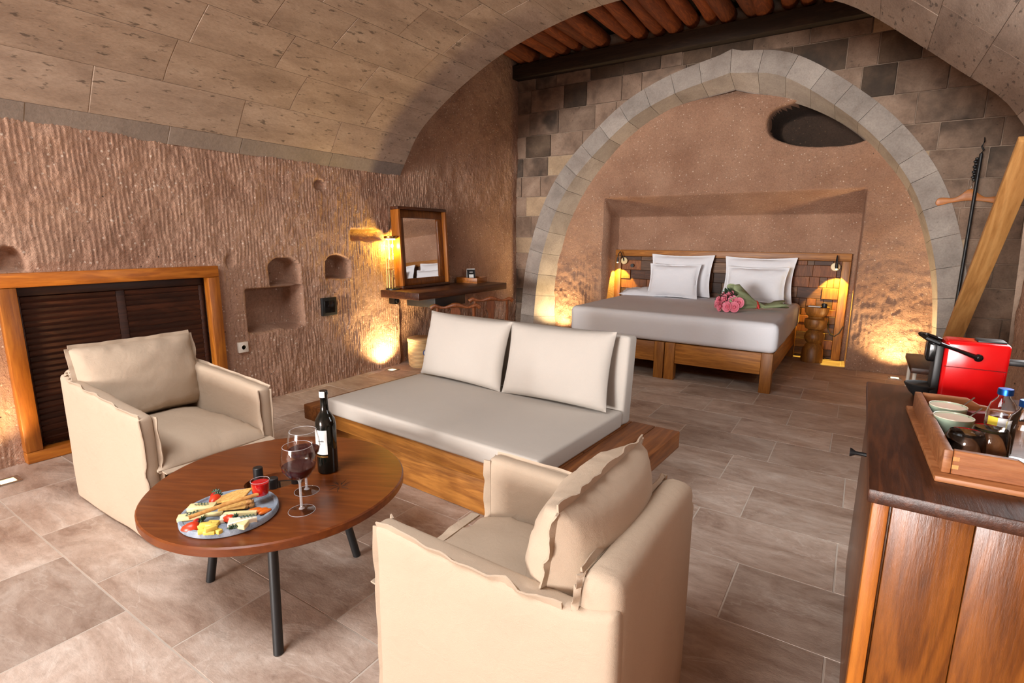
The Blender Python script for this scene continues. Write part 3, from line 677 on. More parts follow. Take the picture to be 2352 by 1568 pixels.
# ---- slipcovered armchairs -------------------------------------------------
def armchair(label, loc, rz, D, W, Ha, Hr, Hb, seed, lean=0.24, cush_y=0.0, cush_w=0.56, cush_h=0.40, cush_z=0.615, cush_x=0.17, seat_out=0.05):
    r = root('armchair', label, 'armchair', loc, rz, 'slipcovered linen armchairs'); t = 0.062; h = D / 2; w = W / 2; L = M['linen']
    softprism([(-h, 0.012), (h - .02, 0.012), (h - .02, 0.30), (-h, 0.30)], -w + t * .6, w - t * .6, 0.02, 4, seed, 0.003).build('base', L, r, 50)
    for s in (-1, 1):
        poly = [(-h + .005, 0.012), (h, 0.012), (h, Ha), (h - .10, Ha + (Hr - Ha) * .18), (-h + .12, Hr), (-h + .005, Hr + (Hb - Hr) * .4)]
        a, b = (w - t, w) if s > 0 else (-w, -w + t)
        arm = softprism(poly, a, b, 0.022, 5, seed + s, 0.005).build('arm', L, r, 50)
        k = MB(); yo = s * w * 1.0; yi = s * (w - t)
        ribbon(k, [(h - .012, s * (w - .012), 0.03), (h - .012, s * (w - .012), Ha - .012)], (1, s * .6, 0), 0.018, seed + 3 * s)
        ribbon(k, [(h - .012, yi, 0.30), (h - .012, yi, Ha - .01)], (1, -s * .4, 0), 0.020, seed + 5 * s)
        ribbon(k, [(h - .01, s * (w - .010), Ha - .014), (h - .10, s * (w - .010), Ha + (Hr - Ha) * .18 - .012), (-h + .13, s * (w - .010), Hr - .012)], (0, s * .55, 1), 0.020, seed + 7 * s, 0.010)
        k.build('arm_welt', L, arm, 40)
    bk = softprism([(-h, 0.010), (-h + .105, 0.010), (-h + .105, Hb - .035), (-h + .075, Hb), (-h + .004, Hb - .012)], -w + .014, w - .014, 0.028, 5, seed + 9, 0.004).build('backrest', L, r, 50)
    k = MB()
    ribbon(k, [(-h + .095, -w + .02, Hb - .012), (-h + .095, 0, Hb - .020), (-h + .095, w - .02, Hb - .012)], (.5, 0, 1), 0.010, seed + 11, 0.006)
    for s in (-1, 1): ribbon(k, [(-h + .10, s * (w - .012), Hr), (-h + .09, s * (w - .012), Hb - .01)], (.8, s * .5, 0), 0.011, seed + 13 + s, 0.016, n=22)
    k.build('back_welt', L, bk, 40)
    v, f = pillow(W - 2 * t + .035, D - .17 + seat_out, 0.18, 24, 24, 0.02, 0.0, seed + 1, 0.32, 0.011)
    Mt = Matrix.Translation(((-h + .10 + h + seat_out) / 2, 0, 0.355)) @ Matrix.Rotation(pi / 2, 4, 'Z') @ Matrix.Rotation(-pi / 2, 4, 'X')
    sc = MB().add(v, f, Mt).build('seat_cushion', L, r, 60)
    k = MB(); fx = h + seat_out - .006; ribbon(k, [(fx, -w + t - .012, 0.362), (fx + .004, 0, 0.356), (fx, w - t + .012, 0.362)], (1, 0, -.1), 0.034, seed + 21, 0.008); k.build('seat_welt', L, sc, 40)
    v, f = pillow(cush_w, cush_h, 0.23, 28, 22, 0.03, 0.0, seed + 2, 0.40, 0.013)
    Mt = Matrix.Translation((-h + cush_x, cush_y, cush_z)) @ Matrix.Rotation(-lean, 4, 'Y') @ Matrix.Rotation(pi / 2, 4, 'Z')
    bc = MB().add(v, f, Mt).build('back_cushion', L, r, 60)
    k = MB(); q = [(-cush_w / 2, -cush_h / 2), (-cush_w / 2, cush_h / 2), (cush_w / 2, cush_h / 2), (cush_w / 2, -cush_h / 2)]
    for i, (a, b) in enumerate(zip(q, q[1:])):
        dd = [(-1, 0, 0), (0, 0, 1), (1, 0, 0)][i]
        tmp = MB(); mx = ((a[0] + b[0]) / 2 * .98, (a[1] + b[1]) / 2 * .98); ribbon(tmp, [(a[0], 0, a[1]), (mx[0], 0, mx[1]), (b[0], 0, b[1])], dd, 0.016, seed + 31 + i, 0.010, n=38); k.add(tmp.v, tmp.f, Mt)
    k.build('cushion_welt', L, bc, 40)
    return r
armchair('beige slipcovered armchair before the louvred cover, facing the table', (-2.875, 1.205, 0), 0.0, 0.86, 0.60, 0.605, 0.655, 0.70, 4)
armchair('beige slipcovered armchair in the foreground seen from behind its back', (-0.672, 1.178, 0), pi, 0.70, 0.585, 0.600, 0.585, 0.685, 23, lean=0.16, cush_w=0.51, cush_h=0.36, cush_z=0.60, cush_x=0.19)

# ---- daybed ------------------------------------------------------------------
db = root('daybed', 'low timber daybed platform with pale mattress and back panel mid-room', 'daybed', (-1.775, 2.28, 0), rad(-3))
MB().rbox(-0.90, 0.90, -0.315, 0.44, 0.0, 0.235, 0.006).build('base', M['teak_x'], db)
MB().rbox(-0.745, 0.745, -0.395, -0.30, 0.236, 0.33, 0.006).build('front_rail', M['teak_x'], db)
for s in (-1, 1):
    for k in range(2):
        a = 0.747 + k * 0.138; b = a + 0.136
        MB().rbox(min(s * a, s * b), max(s * a, s * b), -0.395, 0.56, 0.236, 0.33, 0.006).build('side_plank', M['ledge'], db)
for k in range(3): MB().rbox(-0.745, 0.745, -0.298 + k * 0.286, -0.298 + k * 0.286 + 0.284, 0.236, 0.33, 0.004).build('deck_board', M['ledge'], db)
mt_ = softprism([(-0.745, 0.331), (0.745, 0.331), (0.745, 0.425), (-0.745, 0.425)], -0.42, 0.42, 0.016, 5, 51, 0.002).build('mattress', M['canvas'], db, 50)
bp = MB().rbox(-0.745, 0.745, -0.055, 0.055, 0.0, 0.50, 0.02, 3, Matrix.Translation((0, 0.47, 0.332)) @ Matrix.Rotation(rad(-6), 4, 'X')).build('back_panel', M['canvas'], db, 50)
for i, (cx, ww, lab, rot) in enumerate(((-0.355, 0.69, 'oatmeal rectangular cushion on the left half of the daybed', 0.02), (0.345, 0.70, 'oatmeal rectangular cushion on the right half of the daybed', -0.02))):
    v, f = pillow(ww, 0.435, 0.15, 26, 18, 0.045, 0.0, 61 + i, 0.42, 0.004)
    Mt = Matrix.Translation((-1.775, 2.28, 0)) @ Matrix.Rotation(rad(-3), 4, 'Z') @ Matrix.Translation((cx, 0.362, 0.642)) @ Matrix.Rotation(rad(-15), 4, 'X') @ Matrix.Rotation(rot, 4, 'Y')
    c = MB().add(v, f).build('cushion', M['canvas'], None, 60); c.matrix_world = Mt; tag(c, lab, 'cushion', 'daybed cushions')

# ---- round coffee table ------------------------------------------------------
TX, TY, TZ = -1.808, 1.121, 0.42
ct = root('coffee_table', 'round dark wood coffee table with pierced centre and black splayed legs', 'table', (TX, TY, 0), 0.5)
def ring_slab(ro, hole, z0, z1, n=72):
    v = []; f = []; hx, hy, ha, hc = hole
    pr = []
    for k in range(n):
        a = 2 * pi * k / n; px, py = hx * cos(a), hy * sin(a); ix = hc[0] + px * cos(ha) - py * sin(ha); iy = hc[1] + px * sin(ha) + py * cos(ha)
        rr_ = ro * (1 + 0.004 * sin(3 * a + 1) + 0.003 * sin(7 * a)); e = 0.005
        pr.append([(ix, iy, z0), (rr_ * cos(a) * .985, rr_ * sin(a) * .985, z0), ((rr_ - .0) * cos(a), rr_ * sin(a), z0 + .006), (rr_ * cos(a), rr_ * sin(a), z1 - e), ((rr_ - e) * cos(a), (rr_ - e) * sin(a), z1), (ix, iy, z1)])
    m = 6
    for k in range(n): v += pr[k]
    for k in range(n):
        k2 = (k + 1) % n
        for q in range(m): f.append((k * m + q, k2 * m + q, k2 * m + (q + 1) % m, k * m + (q + 1) % m))
    return v, f
hole = (0.105, 0.074, 0.58, (-0.020, -0.012))
MB().add(*ring_slab(0.467, hole, 0.385, TZ)).build('tabletop', M['table'], ct, 30)
def rotp(x, y, a): return (x * cos(a) - y * sin(a), x * sin(a) + y * cos(a))
for (bx, by), (tx, ty) in (((-1.471, .855), (-1.535, .905)), ((-2.041, .931), (-1.985, .975)), ((-1.69, 1.372), (-1.735, 1.305)), ((-2.16, 1.33), (-2.09, 1.27))):
    b = rotp(bx - TX, by - TY, -0.5); t = rotp(tx - TX, ty - TY, -0.5)
    MB().tube([(*b, 0.0), (*t, 0.386)], 0.0165, 14).build('leg', M['black'], ct)
for (x, y, zt) in ((-1.872, 1.070, 0.474), (-1.768, 1.066, 0.460), (-1.735, 1.140, 0.445)):
    q = rotp(x - TX, y - TY, -0.5); MB().lathe([(0.0, -0.06), (0.018, -0.06), (0.018, zt - TZ - .002), (0.016, zt - TZ), (0.0, zt - TZ)], 16, (*q, TZ)).build('post_cap', M['black'], ct)
hb = [rotp(0.104 * cos(a), 0.054 * sin(a), hole[2]) for a in np.linspace(0, 2 * pi, 40, endpoint=False)]
v = []; f = []
for k, a in enumerate(np.linspace(0, 2 * pi, 40, endpoint=False)):
    for sc_, z in ((1.0, 0.378), (1.0, 0.384), (0.88, 0.384), (0.88, 0.378)):
        q = rotp(0.124 * sc_ * cos(a), 0.090 * sc_ * sin(a), hole[2]); v.append((q[0] - .020, q[1] - .012, z))
for k in range(40):
    for q in range(4): f.append((k * 4 + q, ((k + 1) % 40) * 4 + q, ((k + 1) % 40) * 4 + (q + 1) % 4, k * 4 + (q + 1) % 4))
MB().add(v, f).build('hole_ring', M['black'], ct)
kn = MB()
q = rotp(-1.575 - TX, 1.215 - TY, -0.5)
for k in range(15):   # radial shrinkage cracks round a knot
    a = 2 * pi * k / 15 + 0.2 * sin(k * 3); r0, r1 = 0.008 + 0.006 * (k % 3), 0.030 + 0.008 * (k % 4)
    kn.tube([(q[0] + r0 * cos(a), q[1] + r0 * sin(a), TZ), (q[0] + r1 * cos(a + .15), q[1] + r1 * sin(a + .15), TZ)], [0.0014, 0.0006], 5)
kn.build('knot_cracks', M['beam'], ct)

# ---- louvred cover on the left wall ------------------------------------------
lv = root('louvred_cover', 'wide dark louvred panel in an amber wood frame on the left wall', 'louvred panel', (XW, 1.53, 0.0))
y0, y1, z1 = -0.625, 0.620, 1.135; fw = 0.082
MB().rbox(-0.03, 0.045, y0, y1, z1 - fw, z1, 0.006).build('frame_rail', M['amber_y'], lv)
MB().rbox(-0.03, 0.045, y0, y1, 0.0, 0.07, 0.006).build('frame_rail', M['amber_y'], lv)
for a in (y0, y1 - fw): MB().rbox(-0.03, 0.045, a, a + fw, 0.071, z1 - fw - .001, 0.006).build('frame_stile', M['amber_z'], lv)
a0, a1 = y0 + fw, y1 - fw; MB().box(-0.088, -0.080, a0, a1, 0.07, z1 - fw).build('backing', M['beam'], lv, angle=None)
for a, b in ((a0, a0 + .03), (a1 - .03, a1), (-0.025, 0.025)): MB().rbox(-0.079, -0.052, a, b, 0.071, z1 - fw - .06, 0.003).build('inner_stile', M['slat'], lv)
MB().rbox(-0.079, -0.050, a0, a1, z1 - fw - 0.058, z1 - fw - .001, 0.003).build('inner_rail', M['slat'], lv)
ns = 25; zz0, zz1 = 0.075, z1 - fw - 0.062; pt = (zz1 - zz0) / ns; sm = None
for col, (a, b) in enumerate(((a0 + .032, -0.027), (0.027, a1 - .032))):
    mbs = MB().box(-0.006, 0.006, -(b - a) / 2, (b - a) / 2, -pt * .52, pt * .52, Matrix.Rotation(rad(20), 4, 'Y')); me = None
    for k in range(ns):
        if me is None: o = mbs.build('slat', M['slat'], lv, None); me = o.data
        else:
            o = bpy.data.objects.new('slat', me); COL.objects.link(o); o.parent = lv
        o.location = (-0.062, (a + b) / 2, zz0 + pt * (k + .5))

# ---- bed: two bases, mattress ------------------------------------------------
BX0, BX1, BY0, BY1 = -2.53, -0.565, 5.07, 7.0
for (a, b, lab) in ((BX0, -1.535, 'teak bed frame on the left of the pushed-together pair'), (-1.525, BX1, 'teak bed frame on the right, beside the nightstand')):
    r = root('single_bed', lab, 'bed', ((a + b) / 2, (BY0 + BY1) / 2, 0), 0, 'teak single beds'); hw = (b - a) / 2; hl = (BY1 - BY0) / 2
    for sx in (-1, 1):
        for sy in (-1, 1):
            x, y = sx * (hw - .0475), sy * (hl - .0475); MB().rbox(x - .0475, x + .0475, y - .0475, y + .0475, 0, 0.365, 0.005).build('leg', M['teak_z'], r)
        MB().rbox(sx * (hw - .02) - .02, sx * (hw - .02) + .02, -hl + .097, hl - .097, 0.165, 0.36, 0.004).build('side_rail', M['teak_y'], r)
    for sy in (-1, 1): MB().rbox(-hw + .097, hw - .097, sy * (hl - .03) - .02, sy * (hl - .03) + .02, 0.165, 0.36, 0.004).build('end_rail', M['teak_x'], r)
    MB().box(-hw + .045, hw - .045, -hl + .055, hl - .055, 0.33, 0.352).build('slat_deck', M['teak_y'], r, angle=None)
bm_ = softprism([(BX0 - .035, 0.368), (BX1 + .02, 0.362), (BX1 + .02, 0.635), (BX0 - .035, 0.65)], BY0 - .01, BY1 - .02, 0.055, 5, 81, 0.007)
vv = np.array(bm_.v); top = vv[:, 2] > 0.55
vv[top, 2] += 0.018 * (fbm(vv[top, 0] * 1.7, vv[top, 1] * 2.1, 82, 3) - .4); bm_.v = [tuple(q) for q in vv]
mts = bm_.build('mattress', M['sheet'], None, 60); tag(mts, 'wide white double mattress with fitted cotton sheet on the teak bed frames', 'mattress')
sd = MB()      # rumpled fold of sheet by the far left corner
v, f = pillow(0.62, 0.40, 0.13, 26, 18, 0.1, 0.0, 91, 0.5, 0.03); sd.add(v, f, Matrix.Translation((-2.32, 6.72, 0.665)) @ Matrix.Rotation(rad(12), 4, 'Z') @ Matrix.Rotation(rad(-90), 4, 'X'))
tag(sd.build('folded_sheet', M['sheet'], None, 70), 'rumpled white sheet fold at the far left corner of the mattress', 'sheet')
def bed_pillow(cx, cy, cz, w_, h_, t_, lean, yaw, seed, lab):
    v, f = pillow(w_, h_, t_, 26, 20, 0.075, 0.012, seed, 0.45, 0.008)
    c = MB().add(v, f).build('bed_pillow', M['pillow'], None, 60)
    c.matrix_world = Matrix.Translation((cx, cy, cz)) @ Matrix.Rotation(yaw, 4, 'Z') @ Matrix.Rotation(-lean, 4, 'X'); tag(c, lab, 'pillow', 'white bed pillows')
bed_pillow(-1.925, 6.86, 0.905, 0.76, 0.51, 0.15, rad(14), 0.02, 101, 'large white pillow against the headboard, left pair')
bed_pillow(-1.015, 6.86, 0.895, 0.76, 0.51, 0.15, rad(14), -0.02, 103, 'large white pillow against the headboard, right pair')
bed_pillow(-1.945, 6.64, 0.845, 0.60, 0.41, 0.16, rad(18), 0.06, 105, 'smaller white pillow in front, left pair')
bed_pillow(-1.005, 6.64, 0.845, 0.64, 0.40, 0.16, rad(18), -0.04, 107, 'smaller white pillow in front, right pair')

# ---- headboard of reclaimed wood ---------------------------------------------
hbd = root('headboard', 'wide headboard of reclaimed wood offcuts in a plain wooden frame', 'headboard', (-1.485, 7.045, 0)); hw = 1.385; ht = 1.21; ft = 0.085
MB().box(-hw + .02, hw - .02, 0.0, 0.025, 0.02, ht - .02).build('backing', M['beam'], hbd, angle=None)
MB().rbox(-hw, hw, -0.045, 0.024, ht - ft, ht, 0.005).build('frame_top', M['teak_x'], hbd)
for a in (-hw, hw - ft): MB().rbox(a, a + ft, -0.045, 0.024, 0.0, ht - ft - .001, 0.005).build('frame_side', M['teak_z'], hbd)
rh = random.Random(21); z = 0.03; cnt = 0
while z < ht - ft - .03:
    h = rh.uniform(0.07, 0.15); z1_ = min(ht - ft - .002, z + h)
    if ht - ft - z1_ < 0.03: z1_ = ht - ft - .002
    x = -hw + ft + .002
    while x < hw - ft - .01:
        l = rh.choice((0.07, 0.10, 0.14, 0.2, 0.26)) * rh.uniform(.9, 1.15); xb = min(hw - ft - .002, x + l)
        if hw - ft - xb < 0.04: xb = hw - ft - .002
        hidden = z1_ < 0.55 and xb < 0.86
        if not hidden:
            MB().rbox(x + .001, xb - .001, -0.002 - rh.uniform(0.004, 0.03), 0.0, z + .001, z1_ - .001, 0.003, 1).build('offcut', rh.choice(M['patch']), hbd, 30)
        x = xb
    z = z1_
#==DETAILS==
# ================================================================== WALL AND FLOOR FITTINGS
def uplight(x, y, label, power, dirn=(0, 0, 1), angle=100, sz=0.11):
    r = root('floor_uplight', label, 'floor light', (x, y, 0), 0, 'recessed floor uplights')
    fr = MB(); h = sz / 2
    for (a, b, c, d) in ((-h, h, -h, -h + .02), (-h, h, h - .02, h), (-h, -h + .02, -h + .02, h - .02), (h - .02, h, -h + .02, h - .02)): fr.box(a, b, c, d, -0.006, 0.004)
    fr.build('trim_plate', M['steel'], r, angle=None)
    MB().box(-h + .021, h - .021, -h + .021, h - .021, -0.006, 0.001).build('lens', M['uplens'], r, angle=None)
    s = spot('uplight_lamp', (x, y, 0.012), dirn, power, WARM, angle, 0.9, 0.04); s.parent = r; s.location = (0, 0, 0.012)
uplight(-3.97, 3.80, 'square floor uplight beside the wicker basket', 120, (-0.2, 0, 1), 130)
uplight(-3.86, 0.765, 'square steel floor uplight left of the louvred cover', 45, (-0.3, 0, 1), 100, 0.11)
uplight(-3.42, 6.44, 'square floor uplight at the left foot of the arch', 100, (-0.12, 0.06, 1), 115)
uplight(0.40, 6.42, 'square floor uplight at the right foot of the arch', 95, (-0.1, 0.18, 1), 120)
sk = root('wall_socket', 'small cream wall socket beside the louvred cover', 'socket', (XW + 0.012, 2.302, 0.481))
MB().rbox(-0.02, 0.010, -0.040, 0.040, -0.042, 0.042, 0.004).build('plate', M['white_plastic'], sk)
MB().lathe([(0.021, 0), (0.021, .003), (0.018, .003), (0.017, -.004), (0.0, -.004)], 20, (0, 0, 0), Matrix.Translation((0.010, 0, 0)) @ Matrix.Rotation(pi / 2, 4, 'Y')).build('socket_ring', M['white_plastic'], sk)
for s in (-1, 1): MB().lathe([(0.0, 0), (0.003, 0), (0.003, .002), (0, .002)], 8, (0, 0, 0), Matrix.Translation((0.0075, s * 0.009, 0)) @ Matrix.Rotation(pi / 2, 4, 'Y')).build('pin_hole', M['black'], sk)
pl = root('switch_plate', 'square black switch plate on the rough wall', 'switch', (XW + 0.012, 3.15, 0.722))
MB().rbox(-0.02, 0.008, -0.081, 0.081, -0.083, 0.083, 0.004).build('plate', M['black'], pl)
MB().rbox(0.008, 0.012, -0.055, 0.055, -0.055, 0.055, 0.002).build('rocker', M['black_gloss'], pl)

# ---- floating desk and what stands on it ---------------------------------------
DZ = 0.828
dk = root('floating_desk', 'dark thick wooden desk shelf fixed to the left wall', 'desk', (-3.82, 4.545, 0))
MB().rbox(-0.255, 0.27, -0.765, 0.765, DZ - .075, DZ, 0.008).build('desktop', M['walnut'], dk)
MB().rbox(-0.20, 0.20, -0.45, 0.05, DZ - .185, DZ - .076, 0.006).build('drawer_box', M['black'], dk)
pg = root('plug_adapter', 'small black plug adapter under the desk end', 'plug', (-4.03, 3.93, DZ - .12))
MB().rbox(-0.055, 0.03, -0.03, 0.03, -0.035, 0.043, 0.008).build('body', M['black_gloss'], pg); MB().lathe([(0.018, 0), (0.02, .02), (0, .02)], 14, (0, 0, 0), Matrix.Translation((0.03, 0, 0)) @ Matrix.Rotation(pi / 2, 4, 'Y')).build('socket_face', M['black'], pg)
mr = root('mirror', 'deep wooden framed mirror leaning on the desk', 'mirror', (-3.985, 4.325, DZ)); mw, mh = 0.375, 0.835
Mt = Matrix.Rotation(rad(-3), 4, 'Y')
for (a, b, c, d, n) in ((-mw, mw, mh - .03, mh, 'outer_rail'), (-mw, mw, 0, 0.03, 'outer_rail'), (-mw, -mw + .03, .03, mh - .03, 'outer_stile'), (mw - .03, mw, .03, mh - .03, 'outer_stile')):
    MB().rbox(-0.045, 0.065, a, b, c, d, 0.004, 2, Mt).build(n, M['amber_z'] if 'stile' in n else M['walnut'], mr)
for (a, b, c, d, n) in ((-mw + .03, mw - .03, mh - .11, mh - .03, 'inner_rail'), (-mw + .03, mw - .03, .03, 0.10, 'inner_rail'), (-mw + .03, -mw + .11, .10, mh - .11, 'inner_stile'), (mw - .11, mw - .03, .10, mh - .11, 'inner_stile')):
    MB().rbox(-0.03, 0.02, a, b, c, d, 0.003, 2, Mt).build(n, M['walnut_z'], mr)
MB().box(-0.028, 0.004, -mw + .10, mw - .10, .09, mh - .10, Mt).build('mirror_glass', M['mirror'], mr, angle=None)
lp = root('desk_lamp', 'brass lantern lamp glowing yellow beside the mirror', 'lamp', (-4.00, 3.885, DZ))
MB().lathe([(0, 0), (0.072, 0), (0.072, .012), (0.066, .018), (0, .018)], 28).build('base', M['black'], lp)
for (x, y, z1_) in ((-0.045, -0.035, 0.52), (0.005, -0.05, 0.52)): MB().tube([(x, y, 0.017), (x, y, z1_)], 0.004, 8).build('rod', M['brass'], lp)
MB().tube([(0.03, -0.03, 0.018), (0.03, -0.03, 0.20)], 0.009, 10).build('short_post', M['brass'], lp); MB().tube([(-0.045, -0.035, 0.20), (0.03, -0.03, 0.21)], 0.004, 8).build('cross_bar', M['brass'], lp)
MB().lathe([(0, .515), (0.066, .515), (0.068, .52), (0.068, .535), (0.064, .54), (0, .54)], 28, (-0.01, 0.0, 0)).build('cap', M['brass'], lp)
MB().lathe([(0.0, .50), (0.045, .50), (0.045, .514), (0, .514)], 20, (-0.01, 0, 0)).build('diffuser', M['bulb'], lp)
MB().lathe([(0.055, .30), (0.056, .30), (0.056, .5145), (0.055, .5145)], 24, (-0.01, 0, 0)).build('glass_shade', M['glass'], lp)
s = point('desk_lamp_light', (0, 0, 0), 15, AMBER, 0.02); s.parent = lp; s.location = (-0.02, -0.01, 0.44)
bx = root('desk_box', 'open wooden stationery box at the right end of the desk', 'box', (-3.93, 5.12, DZ), 0.15)
for (a, b, c, d) in ((-.14, .14, -.13, -.115), (-.14, .14, .115, .13), (-.14, -.125, -.115, .115), (.125, .14, -.115, .115)): MB().rbox(a, b, c, d, 0.008, 0.062, 0.002).build('side', M['amber_y'], bx)
MB().box(-.14, .14, -.13, .13, 0, 0.008).build('bottom', M['amber_y'], bx, angle=None)
tc = root('tent_card', 'small black and white tent card standing in the stationery box', 'card', (-3.955, 5.13, DZ + .009), -0.7)
MB().prism([(-.05, 0), (-.047, 0), (0, .145), (0.047, 0), (.05, 0), (0.002, .152), (-.002, .152)], -0.05, 0.05, 'y').build('card', M['paper'], tc, angle=None)
Mt = Matrix.Translation((0.0275, 0, 0.075)) @ Matrix.Rotation(rad(-17.5), 4, 'Y'); MB().box(0.0006, 0.0016, -.048, .048, -.07, .07, Mt).build('black_print', M['black'], tc, angle=None)
MB().box(0.0017, 0.0022, -.028, .028, -.055, .01, Mt).build('white_panel', M['paper'], tc, angle=None)
MB().box(0.0017, 0.0022, -.02, .02, .035, .042, Mt).build('text_line', M['paper'], tc, angle=None)
bs = root('wicker_basket', 'lidded wicker basket with round blue tag by the desk', 'basket', (-3.86, 4.12, 0))
MB().lathe([(0, 0), (0.115, 0), (0.13, .02), (0.135, .15), (0.132, .275), (0, .275)], 32).build('body', M['wicker'], bs)
MB().lathe([(0.137, .270), (0.140, .278), (0.137, .305), (0.12, .312), (0, .316)], 32).build('lid', M['wicker'], bs)
MB().lathe([(0, 0), (0.036, 0), (0.036, .004), (0, .004)], 22, (0, 0, 0), Matrix.Rotation(rad(-22), 4, 'Z') @ Matrix.Translation((0.131, 0, 0.165)) @ Matrix.Rotation(pi / 2, 4, 'Y')).build('tag', M['blue_label'], bs)
MB().lathe([(0.026, 0.0035), (0.029, .0035), (0.029, .005), (0.026, .005)], 22, (0, 0, 0), Matrix.Rotation(rad(-22), 4, 'Z') @ Matrix.Translation((0.131, 0, 0.165)) @ Matrix.Rotation(pi / 2, 4, 'Y')).build('tag_ring', M['paper'], bs)
def desk_chair(loc, rz, label):
    r = root('desk_chair', label, 'chair', loc, rz, 'carved desk chairs')   # forward +x
    MB().rbox(-0.20, 0.21, -0.21, 0.21, 0.42, 0.45, 0.01).build('seat', M['walnut'], r)
    for sy in (-1, 1):
        MB().tube([(0.18, sy * .18, 0), (0.18, sy * .18, 0.42)], [0.016, 0.02], 10).build('leg', M['walnut_z'], r)
        MB().tube([(-0.20, sy * .18, 0), (-0.175, sy * .18, 0.42)], [0.016, 0.02], 10).build('leg', M['walnut_z'], r)
        MB().tube([(-0.175, sy * .17, 0.45), (-0.20, sy * .175, 0.60), (-0.215, sy * .17, 0.72)], [0.017, 0.015, 0.014], 10).build('back_post', M['chairwood'], r)
        MB().tube([(-0.18, sy * .18, 0.20), (0.18, sy * .18, 0.20)], 0.01, 8).build('stretcher', M['walnut'], r)
    pts = []; rs = []
    for k in range(25):
        t = -1 + 2 * k / 24; c = 0.03 * cos(t * pi * 1.0); pts.append((-0.215 - 0.02 * (1 - t * t), t * .23, 0.725 + 0.012 * cos(2 * pi * t) - (0.03 * max(0, abs(t) - .85) / .15))); rs.append(0.017 + 0.005 * cos(2 * pi * t))
    MB().tube(pts, rs, 10).build('yoke_rail', M['chairwood'], r)
    MB().prism([(-.045, .45), (.045, .45), (.025, .55), (.05, .66), (.03, .715), (-.03, .715), (-.05, .66), (-.025, .55)], -0.208, -0.192, 'x', 0.003, 1).build('splat', M['chairwood'], r)
desk_chair((-3.30, 4.00, 0), rad(135), 'carved wooden chair at the desk, nearer of two')
desk_chair((-3.36, 4.66, 0), rad(135), 'carved wooden chair at the desk, farther of two')

# ================================================================== BEDSIDE
def reading_lamp(x, z, side, label, lit):
    r = root('reading_lamp', label, 'lamp', (x, 7.0, z), 0, 'headboard reading lamps')
    MB().lathe([(0, 0), (0.047, 0), (0.047, .016), (0.042, .02), (0, .02)], 24, (0, 0, 0), Matrix.Rotation(pi / 2, 4, 'X')).build('wall_disc', M['cream_knob'], r)
    pts = [(0, -0.02, -0.005), (0.0, -0.05, 0.03), (side * .015, -0.075, 0.09), (side * .03, -0.095, 0.125), (side * .045, -0.115, 0.09), (side * .05, -0.12, 0.04)]
    MB().tube(pts, 0.006, 8).build('gooseneck', M['black'], r)
    MB().tube([(side * .05, -0.12, 0.045), (side * .05, -0.125, -0.015)], [0.011, 0.014], 12).build('head', M['black'], r)
    MB().ball((side * .05, -0.1255, -0.018), 0.010).build('bulb', M['bulb'], r)
    s = spot('reading_light', (0, 0, 0), (0, 0.42, -1), lit, AMBER, 74, 0.25, 0.008); s.parent = r; s.location = (side * .05, -0.126, -0.034)
reading_lamp(-0.245, 1.062, 0.3, 'round cream reading lamp on the right of the headboard, lit', 75)
reading_lamp(-2.735, 1.062, -1, 'round cream reading lamp on the left of the headboard, glowing', 45)
sw = MB().lathe([(0, 0), (0.024, 0), (0.024, .012), (0, .012)], 16, (0, 0, 0), Matrix.Translation((-2.62, 7.0, 1.0)) @ Matrix.Rotation(pi / 2, 4, 'X')).build('round_switch', M['black']); tag(sw, 'round black switch on the left of the headboard', 'switch')
NX, NY = -0.365, 6.79
nsd = root('nightstand', 'turned amber wood pedestal nightstand right of the bed', 'nightstand', (NX, NY, 0))
MB().lathe([(0, 0), (0.108, 0), (0.112, .03), (0.105, .14), (0.075, .20), (0.062, .215), (0.088, .24), (0.10, .285), (0.088, .33), (0.065, .355), (0.06, .365)], 36).build('lower_turning', M['teak_z'], nsd)
MB().lathe([(0.06, .365), (0.095, .38), (0.112, .42), (0.112, .465), (0.108, .485), (0.075, .50), (0.078, .515)], 36).build('middle_turning', M['teak_z'], nsd)
MB().lathe([(0.078, .515), (0.10, .53), (0.118, .57), (0.122, .62), (0.118, .625), (0, .625)], 36).build('top_turning', M['teak_z'], nsd)
pd = MB().rbox(-0.06, 0.06, -0.04, 0.04, 0, 0.010, 0.002).build('notepad', M['paper'], None, loc=(NX - 0.025, NY - 0.02, 0.6255)); tag(pd, 'white notepad on the turned nightstand', 'notepad')
ac = root('alarm_clock', 'small black round clock on the turned nightstand', 'clock', (NX + 0.068, NY - 0.03, 0.6255))
MB().lathe([(0, 0), (0.026, 0), (0.030, .02), (0.026, .042), (0.0, .046)], 18).build('body', M['black'], ac); MB().lathe([(0, .0465), (0.017, .0465), (0.017, .048), (0, .048)], 16).build('dial', M['cream_knob'], ac)
cb = MB().tube([(-0.25, 6.97, 0.44), (-0.245, 6.955, 0.36), (-0.215, 6.95, 0.295), (-0.175, 6.955, 0.285), (-0.135, 6.96, 0.32), (-0.10, 6.985, 0.40)], 0.006, 8).build('cable', M['black']); tag(cb, 'black cable looping beside the nightstand', 'cable')

